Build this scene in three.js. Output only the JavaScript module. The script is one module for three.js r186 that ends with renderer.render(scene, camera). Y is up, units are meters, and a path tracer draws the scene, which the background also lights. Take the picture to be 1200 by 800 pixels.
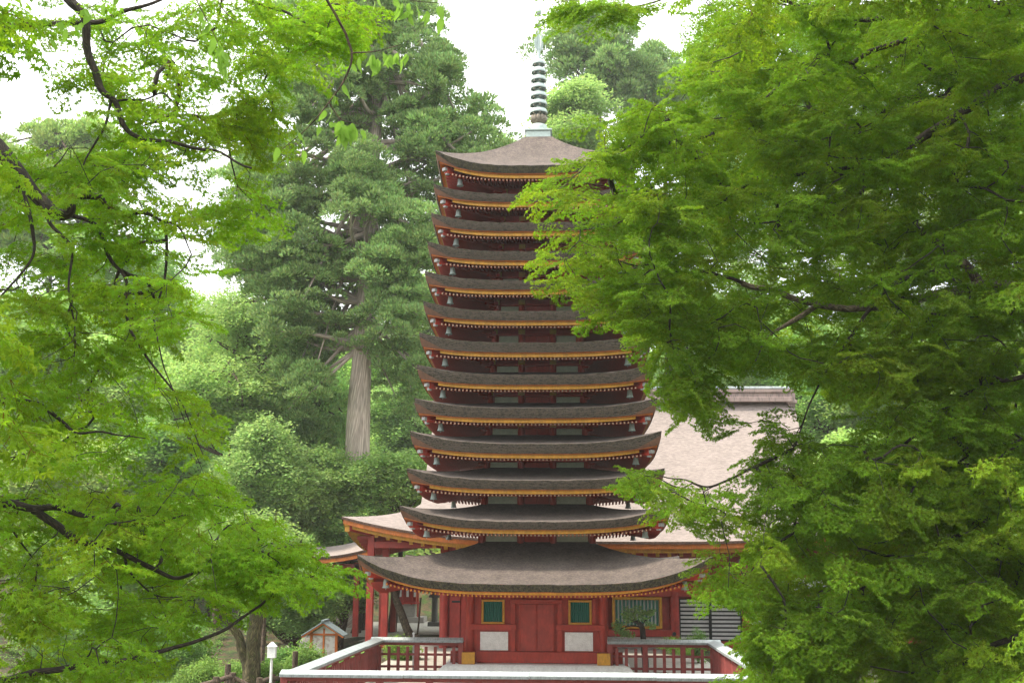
import * as THREE from 'three';
import { mergeGeometries } from 'three/addons/utils/BufferGeometryUtils.js';
import { RoundedBoxGeometry } from 'three/addons/geometries/RoundedBoxGeometry.js';
import { createNoise2D, createNoise3D } from 'simplex-noise';

// ------------------------------------------------------------------ camera, sky, sun, exposure
const scene = new THREE.Scene();
const R = THREE.MathUtils.degToRad;
const camera = new THREE.PerspectiveCamera(33.0087, 1.5, 0.1, 600);
camera.rotation.order = 'YXZ';
camera.position.set(0.769, 2.537, 30);
camera.rotation.set(R(10.477), R(2.807), R(0.3));
camera.updateMatrixWorld();

function rng(seed) { let s = seed | 0; return () => { s = (s + 0x6d2b79f5) | 0; let t = Math.imul(s ^ (s >>> 15), 1 | s); t = (t + Math.imul(t ^ (t >>> 7), 61 | t)) ^ t; return ((t ^ (t >>> 14)) >>> 0) / 4294967296; }; }
const n2 = createNoise2D(rng(11)), n3 = createNoise3D(rng(12));
const lerp = THREE.MathUtils.lerp, clamp = THREE.MathUtils.clamp, sst = THREE.MathUtils.smoothstep;
const V = (x, y, z) => new THREE.Vector3(x, y, z);
const UPV = V(0, 1, 0);

{ // bright overcast sky: light cloud cover, brighter towards the zenith
  const W = 512, H = 256, d = new Float32Array(W * H * 4);
  for (let j = 0; j < H; j++) {
    const el = ((j + 0.5) / H - 0.5) * Math.PI, s = Math.sin(el), L = 1.12 * (0.8 + 0.45 * Math.max(0, s));
    for (let i = 0; i < W; i++) {
      const a = (i / W) * Math.PI * 2, x = Math.cos(a) * Math.cos(el), z = Math.sin(a) * Math.cos(el);
      const c = 1 + 0.05 * n3(x * 2, s * 4, z * 2) + 0.03 * n3(x * 6, s * 12, z * 6), o = (j * W + i) * 4;
      const k = L * c;
      d[o] = k * 0.985; d[o + 1] = k; d[o + 2] = k * 1.005; d[o + 3] = 1;
    }
  }
  const t = new THREE.DataTexture(d, W, H, THREE.RGBAFormat, THREE.FloatType);
  t.mapping = THREE.EquirectangularReflectionMapping; t.magFilter = THREE.LinearFilter; t.minFilter = THREE.LinearFilter; t.needsUpdate = true;
  scene.background = t; scene.environment = t;
}
const sun = new THREE.DirectionalLight(0xfff3e0, 3.0);
sun.position.set(-36, 54, 6); sun.target.position.set(0, 4, 0);
sun.castShadow = true; sun.shadow.radius = 14; sun.shadow.mapSize.set(2048, 2048);
Object.assign(sun.shadow.camera, { left: -60, right: 60, top: 60, bottom: -60, near: 1, far: 200 });
sun.name = 'sun'; scene.add(sun, sun.target);

const renderer = new THREE.WebGLRenderer({ antialias: true });
renderer.toneMapping = THREE.LinearToneMapping;
renderer.toneMappingExposure = 2.5;
renderer.shadowMap.enabled = true;
scene.fog = new THREE.FogExp2(0xeef3f2, 0.0005);

// ------------------------------------------------------------------ helpers
const FPX = 1350;
function ray(px, py) { return V((px - 600) / FPX, -(py - 400) / FPX, -1).applyEuler(camera.rotation); }
const at = (px, py, z) => { const r = ray(px, py); return camera.position.clone().addScaledVector(r, (z - camera.position.z) / r.z); };   // survey point on the plane of that z
const atD = (px, py, d) => camera.position.clone().addScaledVector(ray(px, py), d);                                                       // survey point that many metres in front
const used = {};
function numbered(n) { if (!(n in used)) { used[n] = 0; return n; } used[n]++; return n + '_' + String(used[n]).padStart(3, '0'); }
function tag(o, label, category, group) { o.userData.label = label; o.userData.category = category; if (group) o.userData.group = group; return o; }
function thing(name, label, category, group) { const g = new THREE.Group(); g.name = numbered(name); scene.add(g); return tag(g, label, category, group); }
function metric(g) { // uv in metres from the dominant axis of each face
  g = g.index ? g.toNonIndexed() : g;
  const p = g.attributes.position, uv = new Float32Array(p.count * 2), a = V(), b = V(), c = V();
  for (let i = 0; i < p.count; i += 3) {
    a.fromBufferAttribute(p, i); b.fromBufferAttribute(p, i + 1); c.fromBufferAttribute(p, i + 2);
    const n = b.clone().sub(a).cross(c.clone().sub(a)), ax = Math.abs(n.x), ay = Math.abs(n.y), az = Math.abs(n.z);
    [a, b, c].forEach((q, k) => { const o = (i + k) * 2; if (ay >= ax && ay >= az) { uv[o] = q.x; uv[o + 1] = q.z; } else if (ax > az) { uv[o] = q.z; uv[o + 1] = q.y; } else { uv[o] = q.x; uv[o + 1] = q.y; } });
  }
  g.setAttribute('uv', new THREE.BufferAttribute(uv, 2)); return g;
}
function mk(name, geos, mat, parent, keepUV) {
  let gs = (Array.isArray(geos) ? geos : [geos]).map((g) => { g = keepUV ? (g.index ? g.toNonIndexed() : g) : metric(g); for (const k of Object.keys(g.attributes)) if (!['position', 'normal', 'uv'].includes(k)) g.deleteAttribute(k); return g; });
  const m = new THREE.Mesh(gs.length > 1 ? mergeGeometries(gs) : gs[0], mat);
  m.name = parent ? name : numbered(name); m.castShadow = m.receiveShadow = true; (parent || scene).add(m); return m;
}
const structure = (o) => { o.userData.kind = 'structure'; return o; };
const stuff = (o) => { o.userData.kind = 'stuff'; return o; };
const box = (w, h, d, x = 0, y = 0, z = 0, ry = 0) => { const g = new THREE.BoxGeometry(w, h, d); if (ry) g.rotateY(ry); return g.translate(x, y, z); };
const rbox = (w, h, d, x = 0, y = 0, z = 0, r = 0.012) => new RoundedBoxGeometry(w, h, d, 1, Math.min(r, w / 3, h / 3, d / 3)).translate(x, y, z);
const cyl = (r0, r1, h, x, y, z, n = 16) => new THREE.CylinderGeometry(r1, r0, h, n).translate(x, y + h / 2, z);
function beam(a, b, w, h) { // square bar between two points
  const L = a.distanceTo(b), g = new THREE.BoxGeometry(w, h, L), m = new THREE.Matrix4().lookAt(a, b, UPV);
  m.setPosition(a.clone().add(b).multiplyScalar(0.5)); return g.applyMatrix4(m);
}
function grid(nu, nv, f) { // parametric sheet, uv from f
  const P = [], U = [], I = [];
  for (let j = 0; j <= nv; j++) for (let i = 0; i <= nu; i++) { const q = f(i / nu, j / nv); P.push(q[0], q[1], q[2]); U.push(q[3] ?? i / nu, q[4] ?? j / nv); }
  for (let j = 0; j < nv; j++) for (let i = 0; i < nu; i++) { const a = j * (nu + 1) + i, b = a + 1, c = a + nu + 1, e = c + 1; I.push(a, b, e, a, e, c); }
  const g = new THREE.BufferGeometry(); g.setAttribute('position', new THREE.Float32BufferAttribute(P, 3)); g.setAttribute('uv', new THREE.Float32BufferAttribute(U, 2)); g.setIndex(I); g.computeVertexNormals(); return g;
}
// tapered tube through points
function tube(pts, rad, sides = 7, wob = 0) {
  const P = [], N = [], U = [], I = [], t = V(), x = V(), y = V(); let ref = V(0.31, 0.2, 0.93), len = 0;
  for (let i = 0; i < pts.length; i++) {
    const a = pts[Math.max(0, i - 1)], b = pts[Math.min(pts.length - 1, i + 1)];
    t.copy(b).sub(a).normalize(); x.copy(ref).addScaledVector(t, -ref.dot(t)); if (x.lengthSq() < 1e-6) x.set(1, 0, 0).addScaledVector(t, -t.x); x.normalize(); ref.copy(x); y.crossVectors(t, x);
    if (i) len += pts[i].distanceTo(pts[i - 1]);
    const r = typeof rad === 'function' ? rad(i / (pts.length - 1)) : rad[i];
    for (let k = 0; k <= sides; k++) {
      const an = (k % sides) / sides * Math.PI * 2, rr = r * (1 + (wob ? wob * n3(Math.cos(an) * 2.2, Math.sin(an) * 2.2, len * 0.35 / Math.max(r, 0.05) * 0.3 + r * 9) : 0)), cx = Math.cos(an), cy = Math.sin(an);
      P.push(pts[i].x + (x.x * cx + y.x * cy) * rr, pts[i].y + (x.y * cx + y.y * cy) * rr, pts[i].z + (x.z * cx + y.z * cy) * rr);
      N.push(x.x * cx + y.x * cy, x.y * cx + y.y * cy, x.z * cx + y.z * cy); U.push((k / sides) * 2 * Math.PI * r, len);
    }
  }
  for (let i = 0; i < pts.length - 1; i++) for (let k = 0; k < sides; k++) { const a = i * (sides + 1) + k, b = a + 1, c = a + sides + 1, e = c + 1; I.push(a, b, e, a, e, c); }
  const g = new THREE.BufferGeometry(); g.setAttribute('position', new THREE.Float32BufferAttribute(P, 3)); g.setAttribute('normal', new THREE.Float32BufferAttribute(N, 3)); g.setAttribute('uv', new THREE.Float32BufferAttribute(U, 2)); g.setIndex(I); return g;
}
const curvePts = (pts, n) => new THREE.CatmullRomCurve3(pts, false, 'centripetal').getPoints(n);

// ------------------------------------------------------------------ textures and materials
function tex(size, f, srgb = true) { // f(u, v) -> [r,g,b] 0..1, tiles through a torus-shaped lookup
  const d = new Uint8Array(size * size * 4);
  for (let j = 0; j < size; j++) for (let i = 0; i < size; i++) { const c = f(i / size, j / size, i, j), o = (j * size + i) * 4; d[o] = clamp(c[0], 0, 1) * 255; d[o + 1] = clamp(c[1], 0, 1) * 255; d[o + 2] = clamp(c[2], 0, 1) * 255; d[o + 3] = 255; }
  const t = new THREE.DataTexture(d, size, size); t.wrapS = t.wrapT = THREE.RepeatWrapping; t.magFilter = THREE.LinearFilter; t.minFilter = THREE.LinearFilter; if (srgb) t.colorSpace = THREE.SRGBColorSpace; t.needsUpdate = true; return t;
}
// tiling noise: blends four shifted copies
function tn(u, v, fx, fy, s = 0) { const a = n3(u * fx, v * fy, s), b = n3((u - 1) * fx, v * fy, s), c = n3(u * fx, (v - 1) * fy, s), d = n3((u - 1) * fx, (v - 1) * fy, s), wx = sst(u, 0.75, 1), wy = sst(v, 0.75, 1); return lerp(lerp(a, b, wx), lerp(c, d, wx), wy); }
const rt = rng(5);
const rowShift = Array.from({ length: 96 }, () => rt());
const rep = (t, m) => { const c = t.clone(); c.repeat.set(1 / m, 1 / m); c.needsUpdate = true; return c; };
// cypress bark roof: short overlapping strips, speckled
const barkCol = tex(1024, (u, v) => {
  const row = Math.floor(v * 96), sh = rowShift[row % 96], cell = Math.floor((u + sh) * 40), h = hash(row, cell % 40), f = tn(u, v, 60, 60, 3) * 0.5 + (rt() - 0.5) * 0.9, big = tn(u, v, 3, 3, 1) * 0.5 + tn(u, v, 9, 7, 2) * 0.35;
  const k = 0.78 + (h - 0.5) * 0.26 + f * 0.16 + big * 0.12; return [k, k * (0.965 + 0.03 * h), k * (0.94 + 0.05 * (1 - h))];
});
const barkFine = tex(1024, (u, v) => { const row = Math.floor(v * 64), h = hash(row, Math.floor((u + rowShift[row]) * 30) % 30), k = 0.84 + (h - 0.5) * 0.12 + (rt() - 0.5) * 0.2 + tn(u, v, 4, 4, 71) * 0.025; return [k, k * 0.985, k * 0.975]; });
const barkBump = tex(1024, (u, v) => { const row = v * 96, fr = row - Math.floor(row), sh = rowShift[Math.floor(row) % 96], h = hash(Math.floor(row), Math.floor((u + sh) * 40) % 40); const k = 0.25 + fr * 0.25 + h * 0.3 + (rt() - 0.5) * 0.3; return [k, k, k]; }, false);
function hash(a, b) { let h = Math.imul(a + 17, 374761393) ^ Math.imul(b + 91, 668265263); h = Math.imul(h ^ (h >>> 13), 1274126177); return ((h ^ (h >>> 16)) >>> 0) / 4294967296; }

// thick bark eave edge: stacked thin layers running along the eave, dark mossy stains with ragged outlines
const edgeCol = tex(512, (u, v) => {
  const lay = Math.sin(v * Math.PI * 2 * 26 + tn(u, v, 8, 3, 6) * 3) * 0.12, st = tn(u, v, 7, 14, 7) * 0.5 + tn(u, v, 26, 40, 8) * 0.5, stain = sst(st, 0.02, 0.4), f = (rt() - 0.5) * 0.3, g = sst(tn(u, v, 16, 8, 9), 0.25, 0.6);
  const k = 0.62 + lay + f * 0.6; let c = [k, k * 0.96, k * 0.92]; c = c.map((x, i) => lerp(x, [0.24, 0.25, 0.22][i] + f * 0.12, stain * 0.75)); return c.map((x, i) => lerp(x, [0.42, 0.45, 0.28][i] + f * 0.1, g * 0.4));
});
const mossEdge = tex(512, (u, v) => {
  const st = tn(u, v, 9, 9, 17) * 0.4 + tn(u, v, 50, 26, 18) * 0.6, stain = sst(st, -0.25, 0.2), f = (rt() - 0.5) * 0.3, g = sst(tn(u, v, 20, 8, 19), -0.05, 0.4);
  const k = 0.5 + f * 0.6 + Math.sin(v * 160) * 0.06; let c = [k, k * 0.95, k * 0.86]; c = c.map((x, i) => lerp(x, [0.15, 0.15, 0.125][i] + f * 0.12, stain * 0.85)); return c.map((x, i) => lerp(x, [0.4, 0.4, 0.18][i] + f * 0.12, g * 0.45));
});
const edgeBump = tex(512, (u, v) => { const k = 0.5 + Math.sin(v * Math.PI * 2 * 26 + tn(u, v, 8, 3, 6) * 3) * 0.25 + (rt() - 0.5) * 0.4; return [k, k, k]; }, false);
const paint = tex(512, (u, v) => { // brushed, weathered paint: grain along v, faded blotches, small chips
  const gr = tn(u, v, 70, 5, 21) * 0.05 + tn(u, v, 160, 12, 22) * 0.035, bl = tn(u, v, 4, 3, 23) * 0.08 + tn(u, v, 14, 9, 24) * 0.05, ch = sst(tn(u, v, 60, 24, 25), 0.78, 0.86) * 0.22, k = 0.87 + gr + bl; return [k + ch * 0.2, k + ch * 0.6, k + ch * 0.6];
});
const paintBump = tex(512, (u, v) => { const k = 0.5 + tn(u, v, 70, 5, 21) * 0.3 + (rt() - 0.5) * 0.1; return [k, k, k]; }, false);
const mottle = tex(512, (u, v) => { const k = 0.93 + tn(u, v, 6, 6, 31) * 0.04 + tn(u, v, 24, 24, 32) * 0.04 + (rt() - 0.5) * 0.06; return [k, k, k]; });
const streak = tex(512, (u, v) => { const s = tn(u, v, 40, 3, 35), d = sst(s, 0.25, 0.7), k = 0.88 + tn(u, v, 5, 5, 36) * 0.06 + (rt() - 0.5) * 0.03 - d * 0.16; return [k - d * 0.03, k, k + 0.005]; });
const soilTex = tex(1024, (u, v) => { const k = 0.6 + tn(u, v, 5, 5, 41) * 0.16 + tn(u, v, 30, 30, 42) * 0.16 + (rt() - 0.5) * 0.3, g = sst(tn(u, v, 7, 7, 43) + tn(u, v, 40, 40, 44) * 0.4, 0, 0.5); return [lerp(k, k * 0.62, g), lerp(k * 0.9, k * 0.86, g), lerp(k * 0.74, k * 0.36, g)]; });
const gravelTex = tex(512, (u, v) => { const k = 0.8 + (rt() - 0.5) * 0.26 + tn(u, v, 6, 6, 46) * 0.07; return [k, k * 0.985, k * 0.95]; });
const posterTex = tex(256, (u, v) => { const b = sst(tn(u, v, 5, 6, 61), 0.05, 0.35), k = 0.92 + (rt() - 0.5) * 0.05; return [k - b * 0.1, k - b * 0.14, k - b * 0.16]; });
const woodTex = tex(512, (u, v) => { // furrowed tree bark, ridges along v
  const w = tn(u, v, 6, 2, 51) * 0.08, r = Math.abs(tn(u + w, v, 22, 3, 52)), k = 0.5 + r * 0.55 + tn(u, v, 80, 20, 53) * 0.1 + (rt() - 0.5) * 0.12, m = sst(tn(u, v, 5, 4, 54), 0.25, 0.7) * 0.35; return [lerp(k, k * 0.72, m), lerp(k * 0.95, k * 0.92, m), lerp(k * 0.9, k * 0.55, m)];
});
const cedarTex = tex(512, (u, v) => { const w = tn(u, v, 6, 2, 51) * 0.012, r = Math.abs(tn(u + w, v, 30, 1.2, 82)), k = 0.72 + r * 0.3 + tn(u, v, 90, 8, 83) * 0.08 + (rt() - 0.5) * 0.08, g = sst(tn(u, v, 6, 3, 84), 0.1, 0.5) * 0.3; return [lerp(k, k * 0.86, g), lerp(k * 0.97, k * 0.88, g), lerp(k * 0.94, k * 0.84, g)]; });
const woodBump = tex(512, (u, v) => { const w = tn(u, v, 6, 2, 51) * 0.08, r = Math.abs(tn(u + w, v, 22, 3, 52)), k = r * 0.9 + (rt() - 0.5) * 0.1; return [k, k, k]; }, false);

const lin = (r, g, b) => new THREE.Color().setRGB(r, g, b);
const std = (c, rough, map, m = 1, bump, bs = 0.004, extra = {}) => new THREE.MeshStandardMaterial({ color: c, roughness: rough, map: map ? rep(map, m) : null, bumpMap: bump ? rep(bump, m) : null, bumpScale: bs, ...extra });
const MAT = {
  roof: std(lin(0.155, 0.128, 0.115), 0.95, barkCol, 1.6, barkBump, 0.012),
  roofTop: std(lin(0.16, 0.13, 0.116), 0.95, barkCol, 1.6, barkBump, 0.012),
  hallRoof: std(lin(0.36, 0.312, 0.292), 0.95, barkFine, 3.0, barkBump, 0.008),
  edge: std(lin(0.235, 0.195, 0.165), 0.95, edgeCol, 0.9, edgeBump, 0.012),
  edgeMoss: std(lin(0.36, 0.33, 0.27), 0.97, mossEdge, 0.9, edgeBump, 0.014),
  hallEdge: std(lin(0.34, 0.2, 0.16), 0.9, edgeCol, 0.8, edgeBump, 0.008),
  orange: std(lin(0.62, 0.16, 0.025), 0.6, paint, 1, paintBump, 0.002),
  orangeBright: std(lin(0.72, 0.2, 0.03), 0.55, paint, 1, paintBump, 0.002),
  fascia: std(lin(0.17, 0.078, 0.045), 0.7, paint, 0.9, paintBump, 0.003),
  yellow: std(lin(0.66, 0.32, 0.025), 0.6, paint, 1, paintBump, 0.002),
  ochre: std(lin(0.5, 0.24, 0.03), 0.7, paint, 0.8, paintBump, 0.002),
  red: std(lin(0.46, 0.042, 0.022), 0.62, paint, 1.2, paintBump, 0.003),
  redDoor: std(lin(0.43, 0.045, 0.028), 0.58, paint, 1.2, paintBump, 0.003),
  redHall: std(lin(0.45, 0.04, 0.028), 0.5, paint, 1.5, paintBump, 0.002),
  redFence: std(lin(0.27, 0.046, 0.04), 0.65, paint, 0.9, paintBump, 0.003),
  tip: std(lin(0.45, 0.35, 0.23), 0.7, mottle, 0.3),
  panel: std(lin(0.83, 0.83, 0.82), 0.85, mottle, 1.1),
  paleGreen: std(lin(0.5, 0.53, 0.4), 0.85, mottle, 0.9),
  green: std(lin(0.012, 0.14, 0.105), 0.55, mottle, 0.6),
  greenEdge: std(lin(0.35, 0.5, 0.48), 0.6, mottle, 0.5),
  dark: std(lin(0.02, 0.02, 0.022), 0.7),
  white: std(lin(0.8, 0.8, 0.8), 0.7, mottle, 1.2),
  capTop: std(lin(0.52, 0.58, 0.58), 0.42, streak, 1.1, null, 0, { metalness: 0 }),
  capEdge: std(lin(0.3, 0.33, 0.34), 0.5, streak, 0.5),
  copper: std(lin(0.42, 0.5, 0.48), 0.55, mottle, 0.25, null, 0, { metalness: 0.25 }),
  copperPale: std(lin(0.42, 0.5, 0.47), 0.6, mottle, 0.5, null, 0, { metalness: 0.1 }),
  bronze: std(lin(0.2, 0.17, 0.13), 0.55, mottle, 0.3, null, 0, { metalness: 0.4 }),
  metalCap: std(lin(0.38, 0.38, 0.38), 0.5, mottle, 0.2, null, 0, { metalness: 0.2 }),
  plaster: std(lin(0.78, 0.79, 0.78), 0.85, mottle, 1.5),
  stone: std(lin(0.3, 0.28, 0.25), 0.9, mottle, 0.9, mottle, 0.01),
  stoneDark: std(lin(0.13, 0.13, 0.115), 0.95, mottle, 0.5, mottle, 0.02),
  slate: std(lin(0.2, 0.25, 0.25), 0.7, streak, 0.6),
  gravel: std(lin(0.6, 0.585, 0.55), 0.95, gravelTex, 1.2, gravelTex, 0.01),
  soil: std(lin(0.2, 0.18, 0.12), 1, soilTex, 3.5, soilTex, 0.03),
  barkTree: std(lin(0.16, 0.115, 0.085), 0.95, woodTex, 1.4, woodBump, 0.03),
  mossBark: std(lin(0.2, 0.19, 0.1), 0.95, woodTex, 0.9, woodBump, 0.02),
  barkCedar: std(lin(0.6, 0.53, 0.48), 0.95, cedarTex, 3.2, woodBump, 0.02),
  barkMaple: std(lin(0.075, 0.06, 0.05), 0.9, woodTex, 0.5, woodBump, 0.006),
  barkMaplePale: std(lin(0.28, 0.24, 0.19), 0.9, woodTex, 0.5, woodBump, 0.006),
  ridge: std(lin(0.4, 0.3, 0.27), 0.7, streak, 1.2),
  slat: std(lin(0.62, 0.6, 0.62), 0.6, mottle, 0.8),
  poster: std(lin(0.62, 0.58, 0.55), 0.6, posterTex, 0.8),
  shrineRoof: std(lin(0.32, 0.13, 0.12), 0.8, streak, 0.5),
  log: std(lin(0.2, 0.15, 0.12), 0.9, woodTex, 0.6, woodBump, 0.008),
};
const leafMat = (r, g, b, t = 0.5, rough = 1) => new THREE.MeshPhysicalMaterial({ color: lin(r, g, b), roughness: rough, transmission: t, thickness: 0, vertexColors: true, specularIntensity: 0.2, side: THREE.DoubleSide });
const LEAF = {
  maple: leafMat(0.205, 0.39, 0.012, 0.6), mapleFine: leafMat(0.175, 0.33, 0.012, 0.58), cherry: leafMat(0.22, 0.4, 0.05, 0.5),
  cedar: leafMat(0.3, 0.47, 0.16, 0.45), broad: leafMat(0.27, 0.42, 0.12, 0.5), shrub: leafMat(0.17, 0.3, 0.06, 0.35),
};

// ------------------------------------------------------------------ ground
function groundY(x, z) {
  let y = -0.32;
  y -= 1.0 * sst(-x, 4.7, 7.5) * sst(z, -16, -9);                       // lower yard beside the terrace
  y -= 1.0 * sst(z, 11.6, 13.5) * (1 - sst(-x, 4.7, 7.5));
  y += 2.2 * sst(z, 15, 28);
  const hb = Math.max(0, -24 - z), hl = Math.max(0, -x - 16) * sst(-z, -6, 14), hr = Math.max(0, x - 19) * sst(-z, -4, 12);
  y += 24 * (1 - Math.exp(-hb / 58)) * 1.0 + 7 * (1 - Math.exp(-hl / 18)) + 9 * (1 - Math.exp(-hr / 18));
  return y + (n2(x * 0.09, z * 0.09) * 0.5 + n2(x * 0.3, z * 0.3) * 0.12) * sst(Math.max(hb, hl, hr), 0, 4);
}
{
  const g = grid(200, 200, (u, v) => { const x = (u - 0.5) * 260, z = 45 - v * 230; return [x, groundY(x, z), z, x, z]; });
  structure(mk('ground', g, MAT.soil, null, true));
}
structure(mk('gravel_path', grid(30, 14, (u, v) => { const x = lerp(-9.5, 4, u), z = lerp(-12.5, -20.5, v) - 1.2 * n2(u * 2, 3) * v; return [x, groundY(x, z) + 0.012 + 0.0 * v, z, x, z]; }), MAT.gravel, null, true));
structure(mk('terrace', [box(8.7, 1.3, 22.4, 0.2, -0.295 - 0.65, 0.2)], MAT.gravel));

// ------------------------------------------------------------------ pagoda
const pagoda = thing('pagoda', 'tall red thirteen storey wooden pagoda with brown bark roofs and bronze finial', 'pagoda');
const TIER = [ // eave half width, corner height, eave height at the middle (top and bottom of the bark), lower ones first
  [3.964, 2.522, 1.884, 1.717], [3.147, 3.638, 3.278, 3.104], [3.016, 4.527, 4.235, 4.029], [2.965, 5.402, 5.095, 4.87], [2.889, 6.19, 5.95, 5.715], [2.85, 7.01, 6.757, 6.525], [2.815, 7.80, 7.545, 7.315],
  [2.742, 8.596, 8.332, 8.112], [2.721, 9.36, 9.1, 8.885], [2.678, 10.116, 9.838, 9.63], [2.605, 10.869, 10.593, 10.394], [2.565, 11.632, 11.34, 11.155], [2.535, 12.515, 12.09, 11.914]];
const colHalf = (i) => i === 0 ? 1.6 : lerp(1.34, 0.84, (i - 1) / 11);   // outer column line of storey i
const bodyHalf = (i) => colHalf(i) + 0.04;
const spin = (g, k) => g.rotateY(k * Math.PI / 2);
const bellGeo = (() => { const pr = [[0, 0.115], [0.03, 0.112], [0.05, 0.09], [0.058, 0.03], [0.066, -0.05], [0.085, -0.09], [0.08, -0.095], [0.06, -0.06], [0, -0.05]].map((p) => new THREE.Vector2(...p)); const g = new THREE.LatheGeometry(pr, 14); const l = new THREE.TorusGeometry(0.022, 0.006, 5, 10).translate(0, 0.13, 0); const c = new THREE.CylinderGeometry(0.006, 0.006, 0.05, 5).translate(0, -0.11, 0); return metric(mergeGeometries([g.toNonIndexed(), l.toNonIndexed(), c.toNonIndexed()])); })();
const capGeo = metric(mergeGeometries([rbox(0.125, 0.085, 0.13, 0, 0, 0).toNonIndexed(), rbox(0.085, 0.09, 0.09, 0, -0.085, -0.06).toNonIndexed()]));
function buildRoof(i) {
  const [s, yt, yc, yb0] = TIER[i], last = i === 12, first = i === 0;
  const inner = last ? 0.36 : bodyHalf(i + 1) - 0.05, H = last ? 13.66 : first ? 2.86 : yc + [0, 0.5, 0.44, 0.4, 0.36, 0.34, 0.31, 0.3, 0.3, 0.3, 0.3, 0.3][i];
  const t0 = yc - yb0, p = first ? 3.9 : 3.2;
  const prof = (v) => last ? 0.62 * v + 0.38 * v * v : first ? 0.72 * v + 0.28 * v * v : 0.7 * v + 0.3 * v * v;
  const lift = (u) => (yt - yc) * Math.pow(Math.abs(u), p), thick = (u) => t0 * (1 + 0.42 * Math.pow(Math.abs(u), 3));
  const top = (u, v) => { const w = lerp(s, inner, v); return [u * w, yc + (H - yc) * prof(v) + lift(u) * Math.pow(1 - v, 1.7), w]; };
  const low = (u) => yc + lift(u) - thick(u);                                       // underside of the bark along the eave
  const wav = (u, k) => 0.006 * n2(u * 30 + i * 7, k * 9.1) + 0.008 * n2(u * 7 + i * 3, k * 5.7);
  const tops = [], rims = [];
  for (let k = 0; k < 4; k++) {
    tops.push(spin(grid(44, 12, (a, v) => { const u = a * 2 - 1, q = top(u, v); return [q[0], q[1] + wav(u, k) * (1 - v), q[2], q[0] + k * 3.3, v * (s - inner) + i * 0.7]; }), k));
    rims.push(spin(grid(60, 4, (a, v) => { const u = a * 2 - 1, q = top(u, 0), w = s - 0.075 * v + 0.012 * Math.sin(v * 3.14); return [u * w, q[1] + wav(u, k) * (1 - v * 0.5) - thick(u) * v, w, u * s + k * 2.1, -v * 0.24 + i * 0.31]; }), k).scale(1, 1, 1));
    rims.push(spin(grid(40, 1, (a, v) => { const u = a * 2 - 1, w = lerp(s - 0.075, s - 0.34, v); return [u * w, low(u) + 0.004 + wav(u, k) * 0.5 + 0.02 * v, w, u * s, v * 0.2]; }), k));
  }
  rims.forEach((g) => { const ix = g.index.array; for (let q = 0; q < ix.length; q += 3) { const t = ix[q]; ix[q] = ix[q + 1]; ix[q + 1] = t; } g.computeVertexNormals(); });
  const roof = mk('roof', tops, last || first ? MAT.roofTop : MAT.roof, pagoda, true);
  mk('eave_edge', rims, first ? MAT.edgeMoss : last ? MAT.edgeMoss : MAT.edge, roof, true);
  // boards under the bark, following its curve
  const strip = (in0, drop, h, d, um, grow = 0) => { const out = []; for (let k = 0; k < 4; k++) { const sec = [[in0, drop], [in0, drop + h], [in0 + d, drop + h], [in0 + d, drop]]; for (let e = 0; e < 3; e++) { const [A, B] = [sec[e], sec[e + 1]]; out.push(spin(grid(32, 1, (a, v) => { const u = (a * 2 - 1) * um, f = lerp(A[0], B[0], v), w = s - f; return [u * w, low(u) - lerp(A[1], B[1], v) * (1 + grow * Math.pow(Math.abs(u), 4)), w]; }), k)); }
    if (um < 1) for (const sg of [-1, 1]) { const u = sg * um; out.push(spin(grid(1, 1, (a, v) => { const w = s - in0 - d * a; return [u * w, low(u) - drop - h * v, w]; }), k)); } } return out; };
  mk('eave_board', strip(0.1, -0.003, 0.016, 0.16, 1, 2.4), MAT.orange, roof);
  strip(0.17, 0.016, first ? 0.05 : 0.08, 0.12, 0.875).reduce((a, g, q) => { (a[Math.floor(q / 5)] ??= []).push(g); return a; }, []).forEach((gs) => mk('eave_beam', gs, MAT.yellow, roof));
  for (let k = 0; k < 4; k++) for (const sg of [-1, 1]) mk('corner_fascia', spin(grid(14, 2, (a, v) => { const u = sg * lerp(0.76, 1, sg > 0 ? a : 1 - a), f = sst(Math.abs(u), 0.76, 1.03) * 0.7, vv = lerp(1 - f, 1, v), w = s - 0.075 * vv + 0.012 * Math.sin(vv * 3.14) + 0.006; return [u * w, top(u, 0)[1] - thick(u) * vv - 0.002, w]; }), k), MAT.fascia, roof);
  const dropR = first ? 0.076 : 0.106, bI = bodyHalf(i), rise = (run) => run * 0.19, inR = 0.235;
  // soffit and rafters
  const sof = [], raf = [], tips = [];
  const flat = (u, w) => low(u) - dropR + 0.01 + rise(s - w - 0.235) - lift(u) * (1 - clamp((w - bI) / (s - bI), 0, 1)) * 0.85;
  for (let k = 0; k < 4; k++) sof.push(spin(grid(28, 6, (a, v) => { const u = a * 2 - 1, w = lerp(s - 0.26, bI - 0.02, v); return [u * w, flat(u, w) + 0.004, w]; }), k));
  mk('soffit', sof, MAT.red, roof);
  const sp = 0.092, nR = Math.floor((s * 0.855) / sp);
  for (let k = 0; k < 4; k++) for (let j = -nR; j <= nR; j++) {
    const x = j * sp, w0 = s - inR, w1 = Math.max(bI, Math.abs(x) + 0.02), u = x / s; if (w1 > w0 - 0.1) continue;
    const ya = flat(u, w0) - 0.03, yb = flat(u, w1) - 0.03;
    raf.push(spin(beam(V(x, ya, w0), V(x, yb, w1), 0.045, 0.056), k));
    tips.push(spin(box(0.032, 0.034, 0.008, x, ya, w0 + 0.004), k));
  }
  stuff(mk('rafters', raf, MAT.red, roof)); stuff(mk('rafter_tips', tips, first ? MAT.yellow : MAT.tip, roof));
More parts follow.
